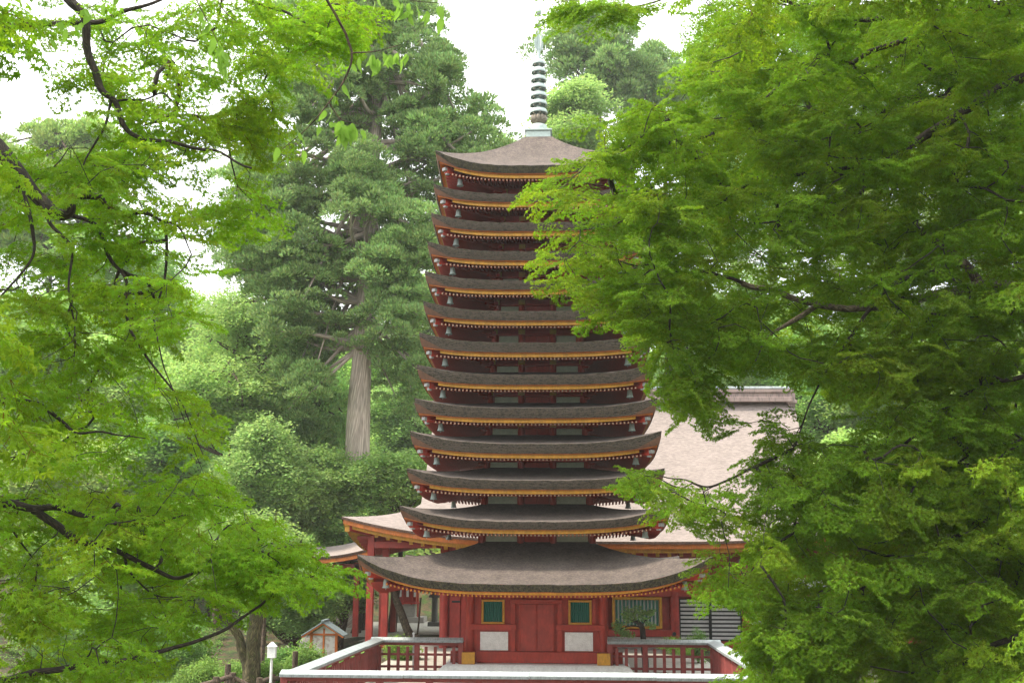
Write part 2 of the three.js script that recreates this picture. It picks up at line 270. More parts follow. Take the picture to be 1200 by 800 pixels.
  for (let k = 0; k < 4; k++) {
    const q = (f, dy) => { const a = V(f, 0, f); const u = f / s; a.y = lerp(low(1), flat(0.0, bI), 1 - clamp((f - bI) / (s - bI), 0, 1)) - dy; const cv = clamp((f - bI) / (s - bI), 0, 1); a.y = lerp(flat(0, bI) - 0.05, low(1) - 0.1, Math.pow(cv, 1.8)) - dy; return a.applyAxisAngle(UPV, k * Math.PI / 2); };
    const fe = s - 0.27, parts = [];
    const fs = [bI, lerp(bI, fe, 0.4), lerp(bI, fe, 0.7), fe];
    for (let e = 0; e < 3; e++) parts.push(beam(q(fs[e], 0.06), q(fs[e + 1] + 0.02, 0.06), 0.13, 0.16));
    mk('corner_beam', parts, MAT.red, roof);
    const cap = new THREE.Mesh(capGeo, MAT.metalCap); cap.name = 'beam_cap'; cap.position.copy(q(fe + 0.03, 0.05)); cap.rotation.y = k * Math.PI / 2 + Math.PI / 4; cap.castShadow = cap.receiveShadow = true; roof.add(cap);
    const bell = new THREE.Mesh(bellGeo, MAT.copper); bell.name = 'wind_bell'; bell.scale.set(1.05, 1.0, 1.05); bell.position.copy(q(s - 0.58, 0.24)); bell.rotation.y = 0.6 + i + k * 2; bell.rotation.z = 0.05 * Math.sin(i * 3 + k); bell.castShadow = bell.receiveShadow = true; roof.add(bell);
  }
  return { soffitY: flat(0, bI), topY: H, low, flat };
}
const roofs = TIER.map((_, i) => buildRoof(i));
// storeys 2 to 13: the low band between two roofs
const COLG = new THREE.CylinderGeometry(0.085, 0.085, 1, 12), capBlock = metric(rbox(0.17, 0.13, 0.17)), UNIT = new THREE.BoxGeometry(1, 1, 1);
const child = (name, geo, mat, parent, x, y, z, sx = 1, sy = 1, sz = 1, ry = 0) => { const m = new THREE.Mesh(geo, mat); m.name = name; m.position.set(x, y, z); m.scale.set(sx, sy, sz); m.rotation.y = ry; m.castShadow = m.receiveShadow = true; parent.add(m); return m; };
for (let i = 1; i < 13; i++) {
  const a = colHalf(i), y0 = roofs[i - 1].topY - 0.12, y1 = roofs[i].soffitY, h = y1 - y0, b = 0.4;
  const st = mk('storey', box(2 * a, h, 2 * a, 0, y0 + h / 2, 0), MAT.red, pagoda);
  const pc = [[-a, a], [-b, a], [b, a], [a, a], [-a, -a], [-a, b], [-a, -b], [a, b], [a, -b], [a, -a]];
  for (const [x, z] of pc) {
    const ox = Math.abs(x) === a ? Math.sign(x) * 0.02 : 0, oz = Math.abs(z) === a ? Math.sign(z) * 0.02 : 0;
    child('column', COLG, MAT.red, st, x + ox, y0 + h / 2 - 0.04, z + oz, 1, h - 0.09, 1);
    child('capital', capBlock, MAT.ochre, st, x + ox * 1.6, y1 - 0.155, z + oz * 1.6);
  }
  for (let k = 0; k < 4; k++) {
    if (k === 2) continue;
    const w = mk('tie_beam', spin(rbox(2 * a + 0.5, 0.085, 0.1, 0, y1 - 0.2, a + 0.03), k), MAT.red, st);
    mk('purlin', spin(rbox(2 * a + 0.9, 0.075, 0.08, 0, y1 - 0.045, a + 0.16), k), MAT.red, st);
    for (const sg of [-1, 1]) mk('wall_panel', spin(box(a - b - 0.17, h - 0.25, 0.012, sg * (a + b) / 2, y0 + (h - 0.25) / 2, a + 0.008), k), MAT.paleGreen, st);
    for (const sg of [-1, 1]) mk('door_leaf', spin(rbox(b - 0.11, h - 0.25, 0.03, sg * (b - 0.1) / 2, y0 + (h - 0.25) / 2, a + 0.014), k), MAT.red, st);
  }
  for (let k = 0; k < 4; k++) { // stacked bracket arms reaching out diagonally at each corner
    const gs = []; for (let e = 0; e < 3; e++) gs.push(rbox(0.07, 0.06, 0.34 + e * 0.16, 0, y1 - 0.3 + e * 0.085, a * 1.414 + 0.1 + e * 0.08)); gs.push(rbox(0.13, 0.05, 0.13, 0, y1 - 0.17, a * 1.414 + 0.34));
    mk('corner_bracket', gs.map((g) => g.rotateY(Math.PI / 4 + k * Math.PI / 2)), MAT.red, st);
  }
}
{ // ground storey
  const a = colHalf(0), f = a + 0.0, st = mk('storey', box(2 * a - 0.05, 1.62, 2 * a - 0.05, 0, 0.9, 0), MAT.red, pagoda);
  const yT = roofs[0].soffitY - 0.03;
  for (const [x, z] of [[-a, a], [a, a], [-a, -a], [a, -a]]) child('column', new THREE.CylinderGeometry(0.1, 0.1, 1, 18), MAT.red, st, x, 0.86, z, 1, 1.66, 1);
  for (let k = 0; k < 4; k++) {
    const S = (g) => spin(g, k), F = a;
    mk('lintel', S(rbox(2 * a + 0.26, 0.13, 0.14, 0, yT - 0.13, F + 0.005)), MAT.red, st);
    mk('sill_beam', S(rbox(k % 2 ? 2 * a + 0.56 : 2 * a + 0.9, 0.26, 0.24, 0, 0.135, F + (k % 2 ? 0.05 : 0.02))), MAT.red, st);
    if (k === 2) continue;
    for (const sg of [-1, 1]) {
      mk('door_post', S(rbox(0.11, 1.12, 0.12, sg * 0.56, 0.82, F + 0.01)), MAT.red, st);
      mk('wall_rail', S(rbox(a - 0.5 + 0.06, 0.13, 0.15, sg * (a + 0.5) / 2, 0.83, F + 0.045)), MAT.red, st);
      mk('plaster_panel', S(box(a - 0.93, 0.43, 0.03, sg * (a + 0.47) / 2 - sg * 0.02, 0.5, F + 0.004)), MAT.panel, st);
      const wx = sg * 1.045, wy = 1.185, fw = 0.56, fh = 0.58;
      const fr = mk('window_frame', [rbox(fw, 0.055, 0.07, wx, wy + fh / 2 - 0.0275, F + 0.035), rbox(fw, 0.055, 0.07, wx, wy - fh / 2 + 0.0275, F + 0.035), rbox(0.055, fh - 0.11, 0.07, wx - fw / 2 + 0.0275, wy, F + 0.035), rbox(0.055, fh - 0.11, 0.07, wx + fw / 2 - 0.0275, wy, F + 0.035)].map(S), MAT.yellow, st);
      mk('window_backing', S(box(fw - 0.1, fh - 0.1, 0.01, wx, wy, F - 0.014)), MAT.green, fr);
      for (let j = 0; j < 9; j++) { const g = box(0.036, fh - 0.11, 0.036, 0, 0, 0, Math.PI / 4).translate(wx - (fw - 0.11) / 2 + 0.0255 + j * 0.0499, wy, F + 0.018); mk('window_bar', S(g), MAT.green, fr); }
      mk('window_post', S(rbox(0.1, 0.62, 0.08, sg * (a - 0.22), 1.2, F - 0.005)), MAT.red, st);
      const d = mk('door_leaf', S(rbox(0.415, 1.1, 0.05, sg * 0.212, 0.82, F + 0.012)), MAT.redDoor, st);
      mk('door_stile', [rbox(0.05, 1.1, 0.02, sg * 0.4, 0.82, F + 0.045), rbox(0.02, 1.1, 0.02, sg * 0.014, 0.82, F + 0.045)].map(S), MAT.red, d);
    }
    mk('door_head', S(rbox(1.25, 0.1, 0.1, 0, 1.43, F + 0.02)), MAT.red, st);
  }
  for (const sx of [-1, 1]) for (const sz of [-1, 1]) mk('beam_end', rbox(0.31, 0.275, 0.04, sx * (a + 0.05) * 0.965, 0.135, sz * (a + 0.47)), MAT.yellow, st);
  for (const sx of [-1, 1]) mk('sill_end', rbox(0.3, 0.27, 0.95, sx * (a + 0.05) * 0.965, 0.135, a), MAT.red, st);
}
{ // finial on the top roof
  const fin = new THREE.Group(); fin.name = 'finial'; pagoda.add(fin);
  const L = (pts, n = 28) => new THREE.LatheGeometry(pts.map((p) => new THREE.Vector2(p[0], p[1])), n);
  mk('dew_basin', [rbox(0.66, 0.2, 0.66, 0, 13.74, 0), rbox(0.74, 0.05, 0.74, 0, 13.87, 0), rbox(0.72, 0.04, 0.72, 0, 13.63, 0)], MAT.copperPale, fin);
  mk('dome', L([[0.24, 13.89], [0.24, 14.03], [0.22, 14.1], [0.16, 14.13], [0.1, 14.14], [0.1, 14.2]]), MAT.copperPale, fin);
  const lotus = mk('lotus_base', L([[0.1, 14.14], [0.15, 14.15], [0.2, 14.22], [0.215, 14.3], [0.2, 14.36], [0.12, 14.37]]), MAT.bronze, fin);
  for (let k = 0; k < 12; k++) { const g = new THREE.SphereGeometry(0.062, 8, 6).scale(0.9, 1.5, 0.5).translate(0, 14.3, 0.2).rotateY(k * Math.PI / 6); mk('petal', g, MAT.bronze, lotus); }
  mk('shaft', [cyl(0.05, 0.045, 2.2, 0, 14.2, 0, 12), cyl(0.04, 0.03, 1.1, 0, 16.3, 0, 10)], MAT.copper, fin);
  for (let k = 0; k < 7; k++) {
    const y = 14.5 + k * 0.238, r = lerp(0.245, 0.2, k / 6) * (k === 6 ? 0.9 : 1);
    const ring = mk('ring', [L([[0.05, y + 0.1], [r * 0.55, y + 0.105], [r * 0.86, y + 0.07], [r, y + 0.0], [r, y - 0.05], [r - 0.02, y - 0.05], [r - 0.025, y], [r * 0.8, y + 0.055], [r * 0.5, y + 0.08], [0.05, y + 0.08]])], MAT.copper, fin);
    const sp = []; for (let j = 0; j < 8; j++) sp.push(rbox(0.022, 0.03, r - 0.03, 0, y - 0.03, (r - 0.03) / 2 + 0.02).rotateY(j * Math.PI / 4)); mk('spokes', sp, MAT.copper, ring);
    const bl = []; for (let j = 0; j < 8; j++) bl.push(new THREE.ConeGeometry(0.02, 0.05, 6).translate(0, y - 0.085, r - 0.005).rotateY(j * Math.PI / 4 + 0.2)); mk('ring_bells', bl, MAT.bronze, ring);
  }
  for (let k = 0; k < 4; k++) { // pierced flame plates
    const sh = new THREE.Shape(); sh.moveTo(0.03, 0); sh.bezierCurveTo(0.14, 0.05, 0.18, 0.25, 0.13, 0.35); sh.bezierCurveTo(0.16, 0.42, 0.12, 0.55, 0.03, 0.62); sh.lineTo(0.03, 0);
    for (const [hx, hy, hr] of [[0.085, 0.13, 0.036], [0.09, 0.25, 0.034], [0.085, 0.38, 0.034], [0.065, 0.49, 0.026]]) { const h = new THREE.Path(); h.absellipse(hx, hy, hr, hr * 1.3, 0, 7); sh.holes.push(h); }
    mk('flame_plate', new THREE.ExtrudeGeometry(sh, { depth: 0.008, bevelEnabled: false, curveSegments: 5 }).translate(0, 0, -0.004).rotateY(k * Math.PI / 2 + 0.6).translate(0, 16.28, 0), MAT.copperPale, fin);
  }
  mk('dragon_ball', new THREE.SphereGeometry(0.085, 16, 12).translate(0, 17.08, 0), MAT.copper, fin);
  mk('jewel', L([[0, 17.36], [0.05, 17.37], [0.085, 17.44], [0.07, 17.52], [0.02, 17.6], [0, 17.64]]), MAT.copper, fin);
}
{ // white plaster mound under the pagoda, on a stone step
  const mound = thing('plaster_plinth', 'low white plaster mound with rounded sides under the pagoda', 'plinth');
  const prof = [[2.3, -0.29], [2.29, -0.2], [2.25, -0.1], [2.18, -0.03], [2.1, -0.004]], gs = [];
  for (let k = 0; k < 4; k++) gs.push(spin(grid(8, 4, (u, v) => { const q = prof[Math.round(v * 4)]; return [(u * 2 - 1) * q[0], q[1], q[0]]; }), k)); gs.push(grid(2, 2, (u, v) => [(u * 2 - 1) * 2.1, -0.004, (1 - v * 2) * 2.1]));
  mk('mound', gs, MAT.plaster, mound);
  for (const sx of [-1, 1]) mk('stone_step', rbox(0.8, 0.12, 1.3, sx * 2.75, -0.23, 2.4, 0.03), MAT.stone, mound);
}
// ------------------------------------------------------------------ worship hall behind the pagoda
{
  const hall = thing('worship_hall', 'wide red worship hall with pale pinkish bark roof behind the pagoda', 'hall');
  const zf = -4.6, zr = -10.2, zb = -15.8, A = at(400, 605, zf), B = at(1066, 606, zf), ec = at(640, 634, zf).y, tipY = A.y, xm = (A.x + B.x) / 2, hw = (B.x - A.x) / 2;
  const rp = at(930, 470, zr), rY = rp.y, rh = rp.x - xm, vg = 0.3, gh = at(962, 578, lerp(zf, zr, vg)).x - xm;
  const hz = zf - zr, lift = (u) => (tipY - ec) * Math.pow(Math.abs(u), 3.2), prof = (v) => 0.66 * v + 0.34 * v * v, t = 0.2;
  const half = (v) => v < vg ? lerp(hw, gh, Math.pow(v / vg, 0.8)) : lerp(gh, rh, Math.pow((v - vg) / (1 - vg), 0.6));
  const yTop = (u, v) => ec + (rY - ec) * prof(v) + lift(u) * Math.pow(Math.max(0, 1 - v / vg), 1.4);
  const face = (sg, dy, rev) => grid(60, 26, (a, v) => { const u = (a * 2 - 1) * (sg > 0 ? 1 : -1), x = u * half(v); return [xm + x, yTop(u, v) + dy, zr + sg * hz * (1 - v), x, v * 9]; });
  const sideH = hz * (1 - 0), zg = hz * (1 - vg);
  const side = (sg) => grid(30, 10, (a, w) => { const v = w * vg, u = (a * 2 - 1) * sg, zz = hz * (1 - v) * -u; const uu = Math.abs(u); return [xm + sg * half(v), yTop(1, v) * Math.pow(uu, 3.2) + (1 - Math.pow(uu, 3.2)) * (ec + (rY - ec) * prof(v)), zr + zz * 1, zz, v * 9]; });
  const roof = mk('roof', [face(1, 0), face(-1, 0), side(1), side(-1)], MAT.hallRoof, hall, true);
  const rim = (f, n, drop, inn, th) => grid(n, 1, (a, v) => { const q = f(a * 2 - 1, inn); return [q[0], q[1] - drop - th * v, q[2]]; });
  const fr = (u, inn) => [xm + u * (hw - inn), ec + lift(u), zf - inn], sdR = (u, inn) => [xm + hw - inn, ec + lift(u), zr - u * (hz - inn)], sdL = (u, inn) => [xm - hw + inn, ec + lift(u), zr + u * (hz - inn)];
  const lay = (drop, inn, th, name, m) => { const gs = []; for (const f of [fr, sdL, sdR]) { gs.push(rim(f, 50, drop, inn, th)); gs.push(grid(50, 1, (a, v) => { const q = f(a * 2 - 1, inn + v * 0.5); return [q[0], q[1] - drop - th, q[2]]; })); } mk(name, gs, m, roof); };
  lay(0, 0, 0.075, 'eave_edge', MAT.hallEdge); lay(0.072, 0.05, 0.14, 'orange_eave_board', MAT.orangeBright); lay(0.212, 0.16, 0.12, 'yellow_eave_beam', MAT.yellow);
  // rafters with yellow ends, sloping soffit
  const raf = [], tips = [], nR = Math.floor(hw * 2 / 0.36);
  mk('soffit', [grid(40, 4, (a, v) => { const u = a * 2 - 1, q = fr(u, 0.3 + v * 2.2); return [q[0], q[1] - 0.3 + v * 0.45 - lift(u) * v * 0.7, q[2]]; }), grid(24, 4, (a, v) => { const u = a * 2 - 1, q = sdL(u, 0.3 + v * 2.2); return [q[0], q[1] - 0.3 + v * 0.45 - lift(u) * v * 0.7, q[2]]; }), grid(24, 4, (a, v) => { const u = a * 2 - 1, q = sdR(u, 0.3 + v * 2.2); return [q[0], q[1] - 0.3 + v * 0.45 - lift(u) * v * 0.7, q[2]]; })], MAT.redHall, roof);
  for (let j = 1; j < nR; j++) { const u = -1 + 2 * j / nR, q = fr(u, 0.32), e = fr(u, 1.9); if (Math.abs(u) > 0.95) continue; raf.push(beam(V(q[0], q[1] - 0.37, q[2]), V(q[0], e[1] - 0.05 - lift(u) * 0.5, e[2]), 0.09, 0.11)); tips.push(box(0.11, 0.12, 0.012, q[0], q[1] - 0.375, q[2] + 0.012)); }
  const raS = [], tiS = [], nS = Math.floor(hz * 2 / 0.36); for (let j = 1; j < nS; j++) { const u = -1 + 2 * j / nS; if (Math.abs(u) > 0.93) continue; const q = sdL(u, 0.32), e = sdL(u, 1.9); raS.push(beam(V(q[0], q[1] - 0.37, q[2]), V(e[0], e[1] - 0.05 - lift(u) * 0.5, q[2]), 0.09, 0.11)); tiS.push(box(0.012, 0.12, 0.11, q[0] - 0.012, q[1] - 0.375, q[2])); }
  raf.concat(raS).forEach((g) => mk('rafter', g, MAT.redHall, roof)); tips.concat(tiS).forEach((g) => mk('rafter_tip', g, MAT.yellow, roof));
  for (const sg of [-1, 1]) { const c = V(xm + sg * (hw - 0.18), tipY - 0.3, zf - 0.18), d = V(xm + sg * (hw - 2.3), ec - 0.1, zf - 2.3); mk('corner_beam', beam(c, d, 0.2, 0.24), MAT.redHall, roof); mk('beam_cap', [rbox(0.2, 0.1, 0.2, c.x, c.y + 0.08, c.z + 0.02), rbox(0.14, 0.2, 0.14, c.x + sg * 0.02, c.y - 0.05, c.z)], MAT.yellow, roof); }
  // ridge
  const rl = rh * 2 - 0.2;
  const ridge = mk('ridge', [rbox(rl, 0.16, 0.75, xm, rY + 0.02, zr), rbox(rl - 0.05, 0.2, 0.55, xm, rY + 0.17, zr), rbox(rl - 0.02, 0.1, 0.66, xm, rY + 0.32, zr)], MAT.ridge, roof);
  mk('ridge_cap', rbox(rl + 0.1, 0.1, 0.5, xm, rY + 0.44, zr, 0.04), MAT.capTop, ridge);
  for (const sg of [-1, 1]) { mk('ridge_end', [rbox(0.24, 0.62, 0.5, xm + sg * (rh - 0.1), rY + 0.1, zr), rbox(0.34, 0.12, 0.66, xm + sg * (rh - 0.1), rY - 0.05, zr)], MAT.ridge, ridge); }
  for (const sg of [-1, 1]) { const sh = new THREE.Shape(), zz = hz * (1 - vg) * 0.92, y0 = ec + (rY - ec) * prof(vg) - 0.2; sh.moveTo(-zz, y0); sh.lineTo(zz, y0); sh.lineTo(0, rY - 0.25); mk('gable_wall', new THREE.ExtrudeGeometry(sh, { depth: 0.1, bevelEnabled: false }).rotateY(Math.PI / 2).translate(xm + sg * (rh - 0.75) - 0.05, 0, zr), MAT.redHall, hall); }
  // front wall
  const zw = -6.4, P = (px, py) => at(px, py, zw), gy = -0.32, topY = ec - 0.05;
  const X = (px) => P(px, 720).x, Y = (py) => P(700, py).y;
  mk('wall', [box(X(1010) - X(518), topY - gy, 0.14, (X(1010) + X(518)) / 2, (topY + gy) / 2, zw - 0.2)], MAT.redHall, hall);
  mk('side_wall', [box(0.14, topY - gy, 8, X(1010), (topY + gy) / 2, zw - 4.3), box(0.14, topY - gy, 8, X(518), (topY + gy) / 2, zw - 4.3)], MAT.redHall, hall);
  for (const px of [520, 706, 791, 875, 1000]) mk('column', cyl(0.135, 0.135, topY - gy + 0.1, X(px), gy, zw, 20), MAT.redHall, hall);
  mk('head_beam', rbox(X(1010) - X(512), 0.22, 0.2, (X(1010) + X(512)) / 2, Y(694), zw - 0.02), MAT.redHall, hall);
  mk('upper_beam', rbox(X(1010) - X(512), 0.18, 0.2, (X(1010) + X(512)) / 2, Y(672), zw - 0.02), MAT.redHall, hall);
  for (const [x0, x1] of [[526, 539], [540, 553]]) mk('door_leaf', rbox(X(x1) - X(x0), Y(698) - gy - 0.1, 0.06, X((x0 + x1) / 2), (Y(698) + gy) / 2, zw - 0.06), MAT.redHall, hall);
  mk('door_plate', rbox(0.26, 0.06, 0.03, X(534), Y(706), zw - 0.02), MAT.dark, hall);
  { // green barred window
    const x0 = X(717.5), x1 = X(776), y0 = Y(736), y1 = Y(699), cx = (x0 + x1) / 2, cy = (y0 + y1) / 2, w = x1 - x0, h = y1 - y0, f = 0.085;
    const win = mk('window', [rbox(w, f, 0.1, cx, y1 - f / 2, zw + 0.01), rbox(w, f, 0.1, cx, y0 + f / 2, zw + 0.01), rbox(f, h - 2 * f, 0.1, x0 + f / 2, cy, zw + 0.01), rbox(f, h - 2 * f, 0.1, x1 - f / 2, cy, zw + 0.01)], MAT.yellow, hall);
    mk('window_backing', box(w - 0.1, h - 0.1, 0.02, cx, cy, zw - 0.062), MAT.white, win);
    const n = 12; for (let j = 0; j < n; j++) mk('window_bar', rbox(0.066, h - 2 * f, 0.03, x0 + f + (w - 2 * f) * (j + 0.5) / n, cy, zw - 0.03), MAT.green, win);
    mk('waist_beam', rbox(X(792) - X(706), 0.2, 0.16, (X(792) + X(706)) / 2, Y(741), zw + 0.0), MAT.redHall, hall);
    mk('beam_stud', new THREE.CylinderGeometry(0.06, 0.06, 0.04, 12).rotateX(Math.PI / 2).translate(X(789.5), Y(741.5), zw + 0.15), MAT.dark, hall);
    mk('plaster_panel', box(X(784) - X(711), 0.85, 0.04, (X(784) + X(711)) / 2, Y(747) - 0.4, zw - 0.1), MAT.white, hall);
    mk('ground_beam', rbox(X(1000) - X(520), 0.14, 0.18, (X(1000) + X(520)) / 2, gy + 0.18, zw - 0.02), MAT.redHall, hall);
  }
  // white louvre shutters with black frames
  for (const [x0, x1] of [[797.5, 831], [834, 868]]) {
    const a = X(x0), b = X(x1), y1 = Y(701), y0 = gy + 0.3, w = b - a, fr2 = mk('louvre_shutter', [box(w + 0.06, y1 - y0, 0.02, (a + b) / 2, (y0 + y1) / 2, zw - 0.08), box(0.05, y1 - y0, 0.07, a - 0.02, (y0 + y1) / 2, zw - 0.03), box(0.05, y1 - y0, 0.07, b + 0.02, (y0 + y1) / 2, zw - 0.03)], MAT.dark, hall);
    for (let y = y1 - 0.06; y > y0; y -= 0.122) mk('slat', rbox(w, 0.072, 0.03, (a + b) / 2, y, zw - 0.045, 0.006), MAT.slat, fr2);
  }
  for (const [x0, x1] of [[881, 925], [930, 990]]) mk('plaster_panel', box(X(x1) - X(x0), 1.9, 0.05, X((x0 + x1) / 2), gy + 1.25, zw - 0.1), MAT.white, hall);
  mk('gutter_pipe', [cyl(0.035, 0.035, 1.6, X(901), gy, zw + 0.05, 8), cyl(0.025, 0.025, 1.6, X(907), gy, zw + 0.05, 8)], MAT.slate, hall);
  // open porch posts under the flaring eave
  mk('porch_post', rbox(0.2, A.y - gy - 0.2, 0.2, at(433.5, 700, -5.4).x, (A.y - 0.2 + gy) / 2, -5.4), MAT.redHall, hall);
  mk('porch_post', rbox(0.2, A.y - gy - 0.2, 0.2, at(451, 700, -6.6).x, (A.y - 0.2 + gy) / 2, -6.6), MAT.redHall, hall);
  mk('porch_beam', [rbox(X(520) - at(430, 700, -5.4).x, 0.2, 0.16, (X(520) + at(430, 700, -5.4).x) / 2, ec - 0.12, -5.4), beam(V(at(433.5, 700, -5.4).x, ec - 0.1, -5.3), V(at(451, 700, -9).x, ec - 0.1, -9), 0.16, 0.2)], MAT.redHall, hall);
}
{ // small corridor building beyond the hall: only its curved roof shows
  const g = thing('corridor_building', 'low pavilion roof with orange eaves beside the worship hall, over the yard', 'pavilion');
  const z0 = -10.5, a = at(356, 652, z0), b = at(450, 637, z0), W = b.x - a.x, zb = -14.5, f = (u) => lerp(a.y, b.y, Math.pow(u, 1.3)) - 0.1 * Math.sin(u * Math.PI);
  const roof = mk('roof', [grid(24, 8, (u, v) => [a.x + u * W, f(u) + 0.55 * v * (0.6 + 0.4 * u), z0 + (zb - z0) * 0.5 * v, u * W, v * 3]), grid(24, 8, (u, v) => [a.x + u * W, f(u) + 0.55 * (1 - v) * (0.6 + 0.4 * u), lerp((z0 + zb) / 2, zb, v), u * W, v * 3])], MAT.hallRoof, g, true);
  mk('eave_edge', grid(24, 1, (u, v) => [a.x + u * W, f(u) - 0.09 * v, z0 - 0.02 * v]), MAT.hallEdge, roof);
  mk('orange_eave_board', grid(24, 1, (u, v) => [a.x + u * W, f(u) - 0.088 - 0.14 * v, z0 - 0.07]), MAT.orangeBright, roof);
  mk('soffit', grid(24, 2, (u, v) => [a.x + u * W, f(u) - 0.22, z0 - 0.1 - v * 4.6]), MAT.redHall, roof);
  mk('beam', rbox(W * 0.75, 0.22, 0.2, a.x + W * 0.6, a.y - 0.35, -11.3), MAT.redHall, g);
  for (const [u, z] of [[0.62, -11.3], [0.95, -11.3], [0.62, -14], [0.95, -14]]) mk('post', rbox(0.2, a.y - 0.2 + 0.32, 0.2, a.x + W * u, (a.y - 0.2 - 0.32) / 2, z), MAT.redHall, g);
}
{ // side wing of the hall, seen through the leaves
  const g = thing('side_building', 'small bark roofed side building at the far end of the worship hall', 'pavilion');
  const c = at(1045, 612, -9), gy = -0.32, W = 2.6;
  const y0 = at(1045, 632, -9).y, y1 = at(1045, 604, -11).y + 0.5;
  const roof = mk('roof', [grid(12, 6, (u, v) => [c.x + (u * 2 - 1) * lerp(W, W * 0.7, v), lerp(y0, y1, 0.7 * v + 0.3 * v * v) + 0.25 * Math.pow(Math.abs(u * 2 - 1), 3) * (1 - v), lerp(-9, -11, v), u * 5, v * 2]), grid(12, 6, (u, v) => [c.x + (u * 2 - 1) * lerp(W * 0.7, W, v), lerp(y1, y0, v), lerp(-11, -13, v), u * 5, v * 2])], MAT.hallRoof, g, true);
  mk('eave_beam', rbox(W * 2 - 0.3, 0.22, 0.12, c.x, y0 - 0.16, -9.2), MAT.orangeBright, roof);
  mk('wall', rbox(W * 1.6, y0 - gy, 2.6, c.x, (y0 + gy) / 2, -11), MAT.redHall, g);
  for (const sx of [-1, 1]) mk('post', rbox(0.2, y0 - gy, 0.2, c.x + sx * W * 0.8, (y0 + gy) / 2, -9.66), MAT.redHall, g);
}
// ------------------------------------------------------------------ red fence with white capped rails round the forecourt
{
  const XL = -3.95, XLB = -3.76, XR = 4.17, ZB = 1.98, ZF = 9.95, gy = -0.295, H = 0.6;
  const capG = (L) => { const s = new THREE.Shape(); s.moveTo(-0.16, 0); s.lineTo(0.16, 0); s.lineTo(0.16, 0.045); s.lineTo(0, 0.1); s.lineTo(-0.16, 0.045); s.lineTo(-0.16, 0); return new THREE.ExtrudeGeometry(s, { depth: L, bevelEnabled: false }); };
  const fence = (label, a, b, o) => { // a, b: end points on the ground
    const f = thing('red_fence', label, 'fence', null), d = b.clone().sub(a), L = d.length(); f.position.copy(a); f.rotation.y = Math.atan2(-d.z, d.x);
    const nc = Math.max(1, Math.round(L / 2.05)); for (let j = 0; j < nc; j++) { const l = L / nc - 0.006, x = j * L / nc + 0.003, sag = 0.003 * ((j * 7) % 3 - 1); const cap = mk('cap_rail', capG(l).rotateY(Math.PI / 2).translate(x, H - gy - 0.1 + sag, 0), MAT.capTop, f); mk('cap_edge', rbox(l - 0.004, 0.05, 0.335, x + l / 2, H - gy - 0.085 + sag, 0, 0.006), MAT.capEdge, cap); }
    mk('top_rail', rbox(L, 0.07, 0.1, L / 2, H - gy - 0.15, 0), MAT.redFence, f);
    for (const y of [0.5, 0.22]) mk('rail', rbox(L, 0.055, 0.05, L / 2, y, 0), MAT.redFence, f);
    const n = Math.max(1, Math.round(L / o.post)); for (let j = 0; j <= n; j++) mk('post', rbox(0.12, H - gy - 0.1, 0.12, clamp(j * L / n, 0.06, L - 0.06), (H - gy - 0.1) / 2, 0), MAT.redFence, f);
    for (let j = 0; j < n; j++) { const m = Math.round((L / n) / o.bal); for (let q = 1; q < m; q++) mk('baluster', rbox(0.075, 0.66, 0.028, (j + q / m) * L / n, 0.35, 0.042, 0.006), MAT.redFence, f); }
    return f;
  };
  fence('long red fence with white capped rail across the front of the forecourt', V(XL - 0.16, gy, ZF), V(XR + 0.16, gy, ZF), { post: 0.87, bal: 0.22 });
  fence('red slatted side fence of the forecourt on the notice board side', V(XL, gy, ZF - 0.16), V(XLB, gy, ZB + 0.17), { post: 1.15, bal: 0.16 });
  fence('red slatted side fence of the forecourt on the louvred shutter side', V(XR, gy, ZB + 0.17), V(XR, gy, ZF - 0.17), { post: 1.15, bal: 0.16 });
  fence('short red fence between the pagoda and the small red doors, before two porch posts', V(XLB - 0.16, gy, ZB), V(-1.72, gy, ZB), { post: 1.1, bal: 0.22 });
  fence('short red fence beside the pagoda in front of the green barred window', V(1.68, gy, ZB), V(XR + 0.16, gy, ZB), { post: 0.87, bal: 0.22 });
  const bb = at(483, 752, 2.05); const bolt = thing('white_stake', 'thin white stake with knob standing behind the short fence rail', 'stake'); mk('rod', cyl(0.02, 0.02, 0.42, bb.x, H - 0.36, 1.8, 10), MAT.white, bolt); mk('knob', new THREE.SphereGeometry(0.032, 12, 8).translate(bb.x, H + 0.07, 1.8), MAT.white, bolt); mk('stake_leg', cyl(0.02, 0.02, 0.55, bb.x - 0.0, gy, 1.8, 8), MAT.white, bolt);
}
